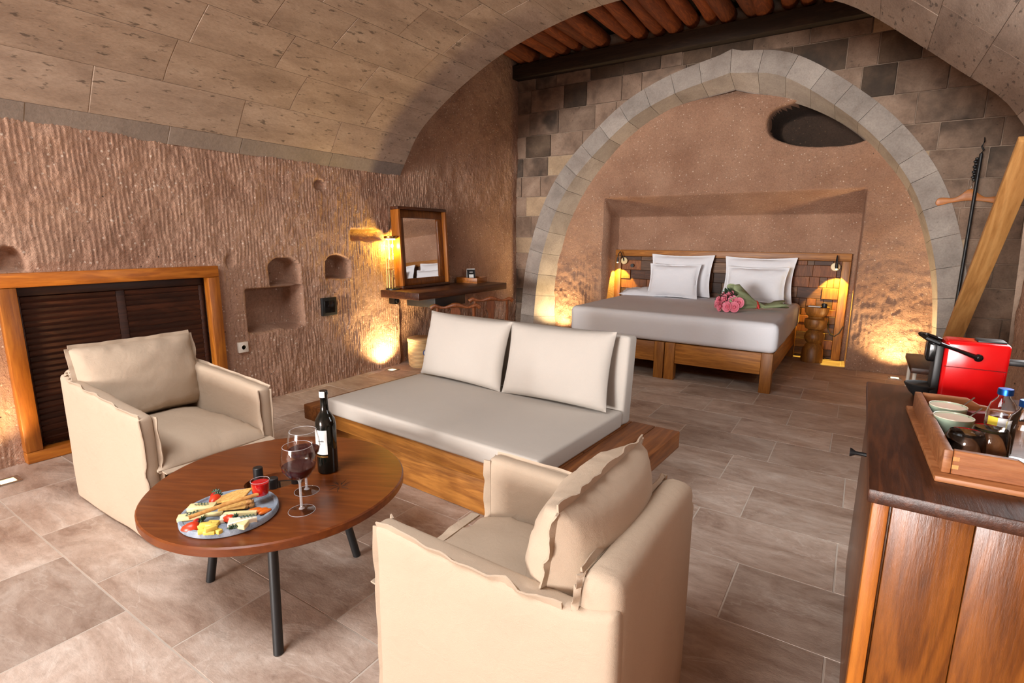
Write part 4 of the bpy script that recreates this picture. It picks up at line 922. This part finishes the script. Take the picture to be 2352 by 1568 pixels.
# ---- bouquet on the bed ---------------------------------------------------------
bq = root('bouquet', 'bouquet of pink roses in sage green paper lying on the bed', 'bouquet', (-1.03, 5.76, 0.652), rad(38)); bq.scale = (1.15, 1.25, 1.35)
wr = []; n, m = 44, 14
prof = [(-0.05, 0.088), (-0.02, 0.086), (0.03, 0.075), (0.08, 0.058), (0.13, 0.040), (0.17, 0.026), (0.20, 0.022), (0.25, 0.035), (0.30, 0.055), (0.36, 0.085), (0.42, 0.105)]
Pg = np.zeros((len(prof), n + 1, 3))
for i, (x, r_) in enumerate(prof):
    for k in range(n + 1):
        a = 2 * pi * k / n; tail = x > 0.2; fold = 1 + 0.13 * sin(a * 7 + i) * (1 if not tail else .6); rz_ = r_ * (1.0 if not tail else 0.26); xx = x + (0.03 * sin(a * 5) if i in (0, len(prof) - 1) else 0)
        if not tail and i < 2: xx += 0.05 * max(0, sin(a)) - .03
        Pg[i, k] = (xx, r_ * fold * cos(a), 0.012 + rz_ + rz_ * fold * sin(a) * (1.0 if not tail else .7) + (0.0 if not tail else 0.006 * sin(3 * a + i)))
v = [tuple(q) for q in Pg.reshape(-1, 3)]; f = []
for i in range(len(prof) - 1):
    for k in range(n): f.append((i * (n + 1) + k, i * (n + 1) + k + 1, (i + 1) * (n + 1) + k + 1, (i + 1) * (n + 1) + k))
wp = MB().add(v, f).build('wrapping_paper', M['wrap'], bq, 60)
md = wp.modifiers.new('thickness', 'SOLIDIFY'); md.thickness = 0.003
MB().tube([(0.185, 0.026 * cos(a), 0.036 + 0.026 * sin(a)) for a in np.linspace(0, 2 * pi, 20)], 0.007, 6).build('ribbon', M['ribbon'], bq)
MB().tube([(0.185, -0.02, 0.03), (0.175, -0.05, 0.035), (0.18, -0.055, 0.008)], [0.008, 0.012, 0.004], 6).build('ribbon_bow', M['ribbon'], bq)
def rose():
    mb = MB(); rg = random.Random(9)
    for ring, (nr, r_, hh) in enumerate(((1, 0.006, 0.026), (3, 0.012, 0.028), (5, 0.020, 0.026), (6, 0.028, 0.020))):
        for p in range(nr):
            a0_ = 2 * pi * p / nr + ring * .7; wd = 2 * pi / nr * .75 + .35; v = []; f = []
            for j in range(5):
                tz = j / 4
                for i in range(6):
                    a = a0_ + wd * (i / 5 - .5); rad_ = r_ * (0.35 + 0.65 * tz ** .6) + (0.006 * ring * tz ** 3) * (ring > 1)
                    v.append((rad_ * cos(a), rad_ * sin(a), hh * tz * (1 - 0.25 * (abs(i - 2.5) / 2.5) ** 2)))
            for j in range(4):
                for i in range(5): f.append((j * 6 + i, j * 6 + i + 1, j * 6 + 7 + i, j * 6 + 6 + i))
            mb.add(v, f)
    mb.ball((0, 0, 0.006), 0.012, n=8, m=6)
    return mb
rose_me = None
for i, (x, y, z, yaw, pit) in enumerate(((-.15, -.02, .028, -.1, .1), (-.12, -.075, .030, -.6, .1), (-.075, -.105, .030, -1.0, .2), (-.035, -.10, .060, -1.2, .3), (-.15, .035, .045, .2, .2), (-.12, -.02, .075, -.2, .4), (-.075, -.075, .072, -.8, .5), (-.155, .005, .060, 0, .2), (-.10, .045, .092, .3, .6), (-.07, -.01, .105, -.3, .9))):
    if rose_me is None: o = rose().build('rose', M['rose'], bq, 60); rose_me = o.data
    else: o = bpy.data.objects.new('rose', rose_me); COL.objects.link(o); o.parent = bq
    o.matrix_local = Matrix.Translation((x, y, z)) @ Matrix.Rotation(-yaw, 4, 'Z') @ Matrix.Rotation(-pi / 2 + pit, 4, 'Y') @ Matrix.Scale(0.88, 4)
def leafmesh(l, w_):
    v = []; f = []
    for i in range(7):
        t = i / 6; ww = w_ * sin(pi * min(1, t * .94 + .06)) ** .8; v += [(l * t, -ww, 0.12 * l * sin(t * 2.5)), (l * t, 0, 0.12 * l * sin(t * 2.5) - .004), (l * t, ww, 0.12 * l * sin(t * 2.5))]
    for i in range(6):
        for k in range(2): f.append((i * 3 + k, i * 3 + k + 1, i * 3 + 4 + k, i * 3 + 3 + k))
    return MB().add(v, f)
lm = None; rg = random.Random(12)
for i in range(30):
    if lm is None: o = leafmesh(0.085, 0.020).build('leaf', M['leaf'], bq, 60); lm = o.data
    else: o = bpy.data.objects.new('leaf', lm); COL.objects.link(o); o.parent = bq
    if i % 3 == 1:
        if i == 1: lm2 = lm.copy(); lm2.materials.clear(); lm2.materials.append(M['leaf_pale'])
        o.data = lm2
    a = rg.uniform(-.2, pi + .2); o.matrix_local = Matrix.Translation((-0.05 + rg.uniform(-.04, .03), 0.085 * cos(a), 0.045 + 0.06 * sin(a))) @ Matrix.Rotation(pi + rg.uniform(-.8, .8), 4, 'Z') @ Matrix.Rotation(rg.uniform(-.9, .1), 4, 'Y')

# ================================================================== RIGHT SIDE
rod = root('hanging_rod', 'thin black vertical clothes rod before the stone wall', 'rod', (0.762, 6.27, 0))
MB().tube([(0, 0, 0.0), (0, 0, 2.10)], 0.0135, 12).build('pole', M['black'], rod)
MB().tube([(0, 0, 2.10), (0.012, 0, 2.13), (-0.004, 0, 2.16), (0.008, 0.0, 2.20), (0.012, 0.06, 2.24)], [0.010, 0.007, 0.007, 0.005, 0.004], 8).build('tie_cord', M['black'], rod)
mbk = MB()
for k in range(9): mbk.ball((-0.02 - .008 * (k % 2), 0.012, 2.06 - k * .022), 0.016, 0.012, 0.013, 8, 6)
mbk.build('knotted_cord', M['black'], rod)
hg = root('coat_hanger', 'curved wooden coat hanger hanging behind the black rod', 'hanger', (0.735, 6.315, 1.70))
pts = [(-0.235, .0), (-0.22, .035), (-0.18, .04), (-0.11, .035), (-0.06, .065), (-0.02, .105), (0.02, .105), (0.06, .065), (0.11, .035), (0.18, .04), (0.22, .035), (0.235, .0), (0.215, -.028), (0.12, -.005), (0, .010), (-0.12, -.005), (-0.215, -.028)]
MB().prism([tuple(q) for q in smooth_curve(pts + [pts[0]], 60)[:-1]], -0.016, 0.016, 'y', 0.004, 2).build('body', M['hangerwood'], hg)
MB().tube([(0, 0, .10), (0, 0, .13)] + [(0.022 - 0.022 * cos(a) - .0, 0, .135 + 0.022 * sin(a) + .02) for a in np.linspace(-.6, 3.6, 14)], 0.0032, 8).build('hook', M['steel'], hg)
pk = root('leaning_board', 'long pale ash board leaning diagonally by the stone wall', 'board', (0.66, 6.05, 0.0))
ln_ = math.hypot(2.22, 1.87); ang = math.atan2(1.87, 2.22)
bo_ = MB().rbox(-0.058, 0.058, 0, ln_, -0.02, 0.02, 0.004, 2).build('board', wood('ash_board', S(150, 100, 48), S(196, 142, 82), S(216, 166, 104), 1, 0.55, 0.5), pk)
bo_.matrix_local = Matrix.Rotation(pi, 4, 'Z') @ Matrix.Rotation(ang, 4, 'X')
st = root('side_stool', 'small dark wood topped stool with white metal legs beyond the cabinet', 'stool', (0.46, 4.75, 0))
MB().rbox(-0.10, 0.10, -0.29, 0.29, 0.46, 0.50, 0.006).build('top', M['walnut'], st)
for sx in (-1, 1):
    for sy in (-1, 1): MB().tube([(sx * .07, sy * .22, 0), (sx * .07, sy * .22, 0.46)], 0.012, 10).build('leg', M['white_plastic'], st)

CX0, CX1, CY0, CY1, CZ = 0.068, 0.70, 1.376, 2.496, 0.80
cbn = root('cabinet', 'dark walnut cabinet at the right holding the coffee tray', 'cabinet', ((CX0 + CX1) / 2, (CY0 + CY1) / 2, 0)); hx, hy = (CX1 - CX0) / 2, (CY1 - CY0) / 2
MB().rbox(-hx, hx, -hy, hy, CZ - .034, CZ, 0.005).build('top', M['walnut'], cbn)
MB().rbox(-hx + .045, hx - .03, -hy + .05, hy - .03, 0.0, CZ - .035, 0.003).build('body', M['walnut_z'], cbn)
MB().rbox(-hx + .012, -hx + .044, -hy + .014, -hy + .06, 0.0, CZ - .035, 0.003).build('corner_stile', M['amber_z'], cbn)
for k in range(4):
    a = -hx + .050 + k * .146; MB().rbox(a, a + .1445, -hy + .028, -hy + .0495, 0.0, CZ - .036, 0.002).build('end_board', M['walnut_z'], cbn)
for k in range(1):
    a = -hy + .062 + k * .512; d_ = MB().rbox(-hx + .014, -hx + .044, a, a + 1.02, 0.02, CZ - .04, 0.004).build('door', M['walnut_z'], cbn)
    yk = a + (.455 if k == 0 else .05)
    MB().lathe([(0, 0), (0.006, 0), (0.006, .035), (0.013, .046), (0.014, .05), (0, .05)], 14, (0, 0, 0), Matrix.Translation((-hx + .0145, yk, 0.70)) @ Matrix.Rotation(-pi / 2, 4, 'Y')).build('knob', M['black'], d_)
# ---- red capsule coffee machine
cm = root('coffee_machine', 'gloss red capsule coffee machine with black lever on the cabinet', 'coffee machine', (0.355, 2.36, CZ))
MB().rbox(-0.085, 0.085, -0.06, 0.06, 0.002, 0.218, 0.012, 3).build('housing', M['red_gloss'], cm)
MB().rbox(-0.080, 0.080, -0.0615, 0.0615, 0.128, 0.131, 0.001, 1).build('seam', plain('dark_red_seam', S(120, 6, 10), 0.3), cm)
MB().rbox(-0.108, -0.086, -0.05, 0.05, 0.0, 0.20, 0.004).build('front_column', M['black'], cm)
MB().rbox(-0.132, -0.086, -0.038, 0.038, 0.135, 0.205, 0.010, 3).build('brew_head', M['black_gloss'], cm)
MB().lathe([(0, .0), (0.03, .0), (0.045, .015), (0.062, .044), (0.058, .047), (0.05, .043), (0, .042)], 24, (-0.118, 0, 0), None, 1.0, 0.9).build('drip_tray', M['black'], cm)
lev = MB(); lev.tube([(0.0, -0.068, 0.170), (-0.05, -0.068, 0.188), (-0.10, -0.068, 0.205)], [0.008, 0.006, 0.007], 8); lev.tube([(0.0, 0.068, 0.170), (-0.05, 0.068, 0.188), (-0.10, 0.068, 0.205)], [0.008, 0.006, 0.007], 8)
lev.tube([(-0.10, -0.068, 0.205), (-0.135, -0.055, 0.218), (-0.152, 0, 0.226), (-0.135, 0.055, 0.218), (-0.10, 0.068, 0.205)], 0.008, 8)
lev.ball((0.004, -0.066, 0.169), 0.013, 0.006, 0.013); lev.build('lever', M['black_gloss'], cm)
MB().rbox(0.0, 0.075, -0.035, 0.035, 0.215, 0.224, 0.004).build('capsule_slot', M['black'], cm)
MB().rbox(0.086, 0.17, -0.02, 0.02, 0.145, 0.163, 0.004).build('cable_plug', M['black'], cm)
# ---- serving tray and its contents
tx, ty = 0.43, 1.83
tr_ = root('serving_tray', 'acacia wood serving tray with dovetailed sides on the cabinet', 'tray', (tx, ty, CZ), rad(2))
MB().rbox(-0.245, 0.245, -0.315, 0.315, 0.0, 0.014, 0.003).build('base', M['traywood'], tr_)
for s in (-1, 1): MB().rbox(s * 0.222 - .009, s * 0.222 + .009, -0.285, 0.285, 0.0145, 0.072, 0.003).build('side', M['traywood'], tr_)
for s in (-1, 1):
    poly = [(-0.212, .0145), (0.212, .0145), (0.212, .072), (0.10, .072), (0.07, .055), (0.0, .050), (-0.07, .055), (-0.10, .072), (-0.212, .072)]
    e_ = MB().prism(poly, s * .276 - .009, s * .276 + .009, 'y', 0.002, 1).build('end', M['traywood'], tr_)
    MB().rbox(-0.055, 0.055, s * .276 - .0096, s * .276 + .0096, 0.022, 0.042, 0.008, 2).build('hand_hole', M['black'], e_)
for s in (-1, 1):
    for k in range(2): MB().box(-0.2125, -0.2005, s * .285 - .001, s * .285 + .0012, .028 + k * .02, .038 + k * .02).build('dovetail', M['pine'], tr_, angle=None)
ZT = CZ + 0.0145
def bowl(x, y, label):
    r = root('cup', label, 'cup', (x, y, ZT), 0, 'celadon cups on the tray')
    MB().lathe([(0, .0), (0.022, .0), (0.024, .004), (0.036, .022), (0.043, .045), (0.045, .062), (0.043, .0625), (0.041, .045), (0.034, .024), (0.020, .009), (0, .008)], 28).build('body', M['ceramic'], r)
    MB().lathe([(0.0410, .046), (0.0436, .0625), (0.0452, .0632), (0.0456, .0615), (0.0445, .060)], 28).build('rim', M['ceramic_in'], r)
    sp = MB().tube([(0.0, 0.004, 0.012), (0.03, 0.02, 0.055), (0.062, 0.045, 0.085)], [0.003, 0.0016, 0.002], 6).build('teaspoon', M['steel']); sp.location = (x, y, ZT)
    tag(sp, 'thin steel teaspoon standing in the ' + ('nearer' if 'near' in label else 'farther') + ' celadon cup', 'spoon', 'teaspoons')
bowl(0.258, 1.835, 'small celadon cup in the tray, nearer one with spoon'); bowl(0.258, 1.955, 'small celadon cup in the tray, farther one with spoon')
def tumbler(x, y, label, rz):
    r = root('tumbler', label, 'glass', (x, y, ZT), rz, 'upturned tumblers on the tray')
    MB().lathe([(0.040, 0), (0.0395, .0), (0.037, .05), (0.030, .068), (0.0, .07), (0.0, .078), (0.033, .076), (0.0395, .06), (0.0425, 0), (0.040, 0)], 28).build('body', M['glass_solid'], r)
tumbler(0.262, 1.655, 'clear upturned tumbler at the near corner of the tray', 0); tumbler(0.318, 1.725, 'clear upturned tumbler behind the near one on the tray', 0)
def wrap_patch(r_, a0_, a1_, z0, z1_, mat_, nm, parent, n=14):
    v = []; f = []
    for i in range(n + 1):
        a = a0_ + (a1_ - a0_) * i / n
        for rr_, z in ((r_, z0), (r_, z1_), (r_ + .0004, z1_), (r_ + .0004, z0)): v.append((rr_ * cos(a), rr_ * sin(a), z))
    for i in range(n):
        for k in range(4): f.append((i * 4 + k, i * 4 + (k + 1) % 4, i * 4 + 4 + (k + 1) % 4, i * 4 + 4 + k))
    f += [(0, 1, 2, 3), tuple(n * 4 + k for k in (3, 2, 1, 0))]; return MB().add(v, f).build(nm, mat_, parent, 40)
def water_bottle(x, y, label, lab):
    r = root('water_bottle', label, 'bottle', (x, y, ZT), 0, 'water bottles on the tray')
    MB().lathe([(0, .0), (0.029, .0), (0.032, .006), (0.032, .095), (0.026, .118), (0.014, .135), (0.0135, .147), (0.0115, .147), (0.0115, .135), (0.024, .116), (0.030, .095), (0.030, .008), (0, .005)], 28).build('glass_body', M['glass_solid'], r)
    MB().lathe([(0, .0085), (0.0294, .0085), (0.0294, .088), (0, .088)], 24).build('water', M['water'], r)
    MB().lathe([(0, .158), (0.0155, .158), (0.0165, .155), (0.0165, .142), (0.0145, .142)], 24).build('cap', M['blue_cap'], r)
    if lab: wrap_patch(0.0323, -2.6, -1.9, .05, .085, M['yellow_label'], 'label_patch', r); wrap_patch(0.0323, -1.9, -1.2, .04, .085, M['paper'], 'label_patch', r)
water_bottle(0.375, 1.72, 'clear water bottle with blue cap, nearer of two on tray', False); water_bottle(0.352, 1.83, 'clear water bottle with blue cap and yellow label, farther of two', True)
mc = MB().rbox(-0.055, 0.055, -0.012, 0.012, 0, 0.05, 0.003).build('tea_packet', M['maroon'], None); mc.location = (0.355, 1.99, ZT); mc.rotation_euler = (0, 0, 0.5); tag(mc, 'small dark red packet at the back of the tray', 'packet')
kt = root('kettle', 'black kettle at the right edge of the cabinet', 'kettle', (0.60, 2.25, CZ))
MB().lathe([(0, 0), (0.075, 0), (0.078, .02), (0.07, .12), (0.05, .17), (0.02, .18), (0, .185)], 28).build('body', M['black_gloss'], kt); MB().tube([(-0.06, -0.02, .05), (-0.11, -0.03, .07), (-0.11, -0.03, .14), (-0.05, -0.02, .17)], 0.009, 8).build('handle', M['black'], kt)

# ================================================================== ON THE COFFEE TABLE
def wine_glass(x, y, label):
    r = root('wine_glass', label, 'wine glass', (x, y, TZ), 0, 'wine glasses')
    MB().lathe([(0, .0), (0.044, .0), (0.0445, .0015), (0.03, .004), (0.010, .009)], 32).build('foot', M['glass'], r, 60)
    MB().lathe([(0.010, .009), (0.0045, .016), (0.004, .10), (0.006, .112), (0.012, .1185)], 20).build('stem', M['glass_stem'], r, 60)
    MB().lathe([(0.0, .116), (0.012, .118), (0.036, .130), (0.053, .155), (0.058, .178), (0.055, .205), (0.0475, .238), (0.0465, .238), (0.0540, .205), (0.0568, .178), (0.0518, .156), (0.035, .1315), (0.012, .1195), (0.0, .1185)], 36).build('bowl', M['glass'], r, 60)
    MB().lathe([(0.0, .1190), (0.012, .1200), (0.0345, .1322), (0.0510, .1565), (0.0545, .1675), (0, .1675)], 32).build('wine', M['wine'], r, 40)
    MB().tube([(0.047 * cos(a), 0.047 * sin(a), .238) for a in np.linspace(0, 2 * pi, 41)], 0.0006, 6).build('rim', M['glass_edge_glint'], r)
    MB().tube([(0.0442 * cos(a), 0.0442 * sin(a), .0012) for a in np.linspace(0, 2 * pi, 41)], 0.0006, 6).build('foot_edge_glint', M['glass_edge_glint'], r)
wine_glass(-1.530, 1.018, 'glass of red wine nearer the cheese board'); wine_glass(-1.640, 1.118, 'glass of red wine nearer the bottle')
wb_ = root('wine_bottle', 'dark red wine bottle with white label on the coffee table', 'bottle', (-1.722, 1.278, TZ), rad(-48))
MB().lathe([(0, .004), (0.030, .0), (0.039, .004), (0.040, .012), (0.040, .195), (0.037, .220), (0.026, .240), (0.017, .255), (0.0148, .28), (0.0145, .32), (0.0165, .322), (0.0165, .335), (0.0145, .338), (0, .338)], 36).build('glass_body', M['glass_dark'], wb_, 50)
lb = wrap_patch(0.0402, -1.35, 0.25, 0.085, 0.185, M['paper'], 'label', wb_); wrap_patch(0.0402, -1.35, 0.25, 0.072, 0.079, M['brass'], 'label_stripe', wb_)
tx_ = MB()      # small italic script on the label
for i, a in enumerate(np.linspace(-0.62, -0.12, 9)):
    h_ = 0.008 if i in (2, 6) else 0.0045
    tx_.tube([(0.0408 * cos(a + .01 * s), 0.0408 * sin(a + .01 * s), 0.138 + h_ * t) for s, t in ((0, 0), (1, .5), (2.5, 1), (4, .2))], 0.0005, 4)
tx_.build('script', M['black'], lb)
wrap_patch(0.0170, -1.2, 0.4, 0.312, 0.336, M['paper'], 'neck_strip', wb_, 8)

# ---- cheese board
BXc, BYc, BZ = -1.705, 0.865, TZ
cbd = root('marble_board', 'round grey marble serving board with cheeses on the table', 'board', (BXc, BYc, BZ))
MB().lathe([(0, 0), (0.147, 0), (0.152, .004), (0.152, .019), (0.149, .023), (0.140, .023), (0.136, .018), (0.0, .018)], 48).build('board', M['marble'], cbd, 40)
F0 = BZ + 0.0185
def item(name, mb, mat_, x, y, rz, label, cat, group=None, z=F0, rx=0.0, ry=0.0, ang=40):
    o = mb.build(name, mat_, None, ang); o.location = (x, y, z); o.rotation_euler = (rx, ry, rz); return tag(o, label, cat, group)
def wedge(l, w_, h): return MB().prism([(0, 0), (l, -w_ / 2), (l, w_ / 2)], 0, h, 'z', 0.002, 1)
item('cheese_wedge', MB().rbox(-.042, .042, -.018, .018, 0, .016, .002), M['cheese'], -1.787, 0.815, 0.75, 'pale cheese slice with herbs at the back left of the board', 'cheese', 'cheeses on the board')
item('cheese_wedge', MB().rbox(-.040, .040, -.016, .016, 0, .014, .002), M['cheese'], -1.755, 0.765, 0.95, 'pale cheese slice behind the front strawberry', 'cheese', 'cheeses on the board')
item('cheese_stick', MB().rbox(-.050, .050, -.007, .007, 0, .012, .002), M['cheese'], -1.728, 0.800, 0.75, 'pale cheese stick left under the long breadstick', 'cheese', 'cheeses on the board')
item('cheese_stick', MB().rbox(-.052, .052, -.008, .008, 0, .014, .002), M['cheese'], -1.640, 0.865, 0.72, 'pale cheese stick right of the long breadstick', 'cheese', 'cheeses on the board')
item('brie_wedge', wedge(.085, .045, .022), M['brie'], -1.552, 0.872, pi + 0.95, 'creamy white brie wedge with herbs at the right of the board', 'cheese', 'cheeses on the board')
item('brie_wedge', wedge(.06, .035, .018), M['cheese'], -1.600, 0.800, 0.6, 'thin creamy cheese wedge near the board front', 'cheese', 'cheeses on the board')
item('cracker', MB().prism([(-.055, -.03), (.05, -.035), (.06, .03), (.0, .042), (-.06, .02)], 0, .006, 'z', .002, 1), M['cracker'], -1.755, 0.905, 0.75, 'flat seeded cracker behind the breadstick', 'cracker', 'crackers', z=F0 + .016, ry=-0.2)
item('cracker', MB().prism([(-.04, -.03), (.045, -.025), (.04, .03), (-.045, .028)], 0, .006, 'z', .002, 1), M['cracker'], -1.700, 0.875, 0.75, 'seeded cracker under the breadstick', 'cracker', 'crackers', z=F0 + .010)
item('breadstick', MB().tube([(-.105, 0, 0), (0, .002, .002), (.105, 0, 0)], [.0062, .0066, .006], 10), M['bread'], -1.682, 0.838, 1.29, 'long golden breadstick lying diagonally over the cheeses', 'breadstick', z=F0 + .036, ry=-0.06)
def half_berry(l=0.024):
    mb = MB(); prof = [(0.0001, -l), (l * .35, -l * .8), (l * .62, -l * .3), (l * .72, l * .2), (l * .6, l * .65), (l * .25, l * .85), (0.0001, l * .86)]
    v = []; f = []; n = 10
    for (r_, z) in prof:
        for k in range(n + 1): a = pi * k / n; v.append((z, r_ * cos(a), r_ * sin(a)))
    for i in range(len(prof) - 1):
        for k in range(n): f.append((i * (n + 1) + k, i * (n + 1) + k + 1, (i + 1) * (n + 1) + k + 1, (i + 1) * (n + 1) + k))
    f.append(tuple(i * (n + 1) for i in range(len(prof)))[::-1] + tuple(i * (n + 1) + n for i in range(len(prof)))); return mb.add(v, f)
def berry(x, y, rz, label, z=F0, rx=0.0, s=1.0, red=False):
    r = root('strawberry', label, 'strawberry', (x, y, z), rz, 'cut strawberries'); r.rotation_euler = (rx, 0, rz)
    half_berry(0.026 * s).build('flesh', M['strawberry_red'] if red else M['strawberry'], r, 50)
    k = MB()
    for q in range(5):
        a = pi * (q + .5) / 5; k.tube([(0.021 * s, 0, .006), (0.026 * s, .012 * cos(a), .008 + .010 * sin(a)), (0.024 * s, .018 * cos(a), .008 + .016 * sin(a))], [.003, .0035, .0008], 5)
    k.build('calyx', M['leaf'], r)
berry(-1.692, 0.732, 0.9, 'halved strawberry at the front left edge of the board', s=1.15)
berry(-1.806, 0.868, 2.2, 'halved strawberry beside the seeded cracker', z=F0 + .004, s=1.05); berry(-1.838, 0.885, 2.4, 'strawberry with dark calyx at the back of the board', s=0.9, red=True)
berry(-1.632, 0.822, 0.4, 'halved strawberry among the white cheese cubes', z=F0 + .008, s=0.9); berry(-1.590, 0.808, -0.4, 'red strawberry with green calyx at the board front', s=0.85, red=True); berry(-1.715, 0.765, 0.3, 'dark strawberry slice under the breadstick end', s=0.7, red=True)
for i, (x, y, rz, dz) in enumerate(((-1.655, .752, .3, 0), (-1.632, .742, 1.1, 0), (-1.611, .748, .7, 0), (-1.600, .765, .2, 0), (-1.640, .768, 1.3, 0), (-1.620, .760, .5, .014), (-1.640, .752, .9, .014), (-1.605, .750, 1.4, .014), (-1.655, .785, .6, .0))):
    item('cheese_cube', MB().rbox(-.017, .017, -.008, .008, 0, .013, .002), M['cheese_yellow'], x, y, rz, 'yellow cheese baton in the heap at the board front', 'cheese', 'yellow cheese batons', z=F0 + dz)
for i, (x, y) in enumerate(((-1.662, .820), (-1.650, .838), (-1.646, .808))):
    item('feta_cube', MB().rbox(-.008, .008, -.008, .008, 0, .014, .002), M['brie'], x, y, .5 + i, 'small white cheese cube in the middle of the board', 'cheese', 'white cheese cubes')
def nut(seed):
    mb = MB().ball((0, 0, .008), .013, .010, .008, 10, 7); v = np.array(mb.v); v[:, 2] += .004 * (vn(v[:, 0] * 220, v[:, 1] * 220, seed) - .5) * 2; v[:, 0] += .003 * (vn(v[:, 1] * 260, v[:, 2] * 260, seed + 2) - .5); mb.v = [tuple(q) for q in v]; return mb
for i, (x, y) in enumerate(((-1.690, .905), (-1.676, .918), (-1.668, .900), (-1.702, .920), (-1.688, .928), (-1.660, .915), (-1.680, .893))):
    item('walnut_half', nut(i), M['walnut_nut'], x, y, i * 1.1, 'walnut kernel in the small heap beside the sauce glass', 'walnut', 'walnut kernels', z=F0 + (.004 if i in (1,) else 0))
for i, (x, y, rz) in enumerate(((-1.624, .905, .5), (-1.604, .915, .7), (-1.586, .918, .9))):
    item('dried_apricot', MB().ball((0, 0, .007), .023, .010, .007, 12, 8), M['apricot'], x, y, rz + 0.6, ('innermost', 'middle', 'outermost')[i] + ' orange dried apricot by the sauce glass', 'apricot', 'dried apricots')
def sprig(x, y, z, rz, label):
    mb = MB(); mb.tube([(-.02, 0, .001), (0, .003, .003), (.022, 0, .002)], .0007, 5)
    for k in range(8):
        t = -0.018 + k * .005; s = 1 if k % 2 else -1; mb.ball((t, s * .005, .004), .004, .0025, .0015, 6, 4)
    item('herb_sprig', mb, M['leaf'], x, y, rz, label, 'herb', 'thyme sprigs', z=z)
sprig(-1.787, .815, F0 + .0165, .6, 'thyme sprig on the back left cheese'); sprig(-1.755, .768, F0 + .0145, 1.4, 'thyme sprig on the cheese behind the front strawberry'); sprig(-1.572, .850, F0 + .0225, .9, 'thyme sprig on the brie wedge')
sg = root('sauce_glass', 'little footed glass of red preserve at the back of the board', 'glass', (-1.668, 0.957, F0))
MB().lathe([(0, 0), (0.022, 0), (0.022, .002), (0.006, .006), (0.005, .016), (0.012, .021), (0.025, .028), (0.0285, .045), (0.031, .082), (0.0298, .082), (0.0272, .046), (0.024, .031), (0.0, .026)], 28).build('glass_body', M['glass'], sg, 60)
MB().lathe([(0, .0268), (0.0232, .0312), (0.0267, .046), (0.0286, .074), (0.0, .076)], 26).build('preserve', M['jam'], sg, 60)
MB().tube([(0.0304 * cos(a), 0.0304 * sin(a), .082) for a in np.linspace(0, 2 * pi, 33)], 0.0006, 6).build('rim', M['glass_edge_glint'], sg)
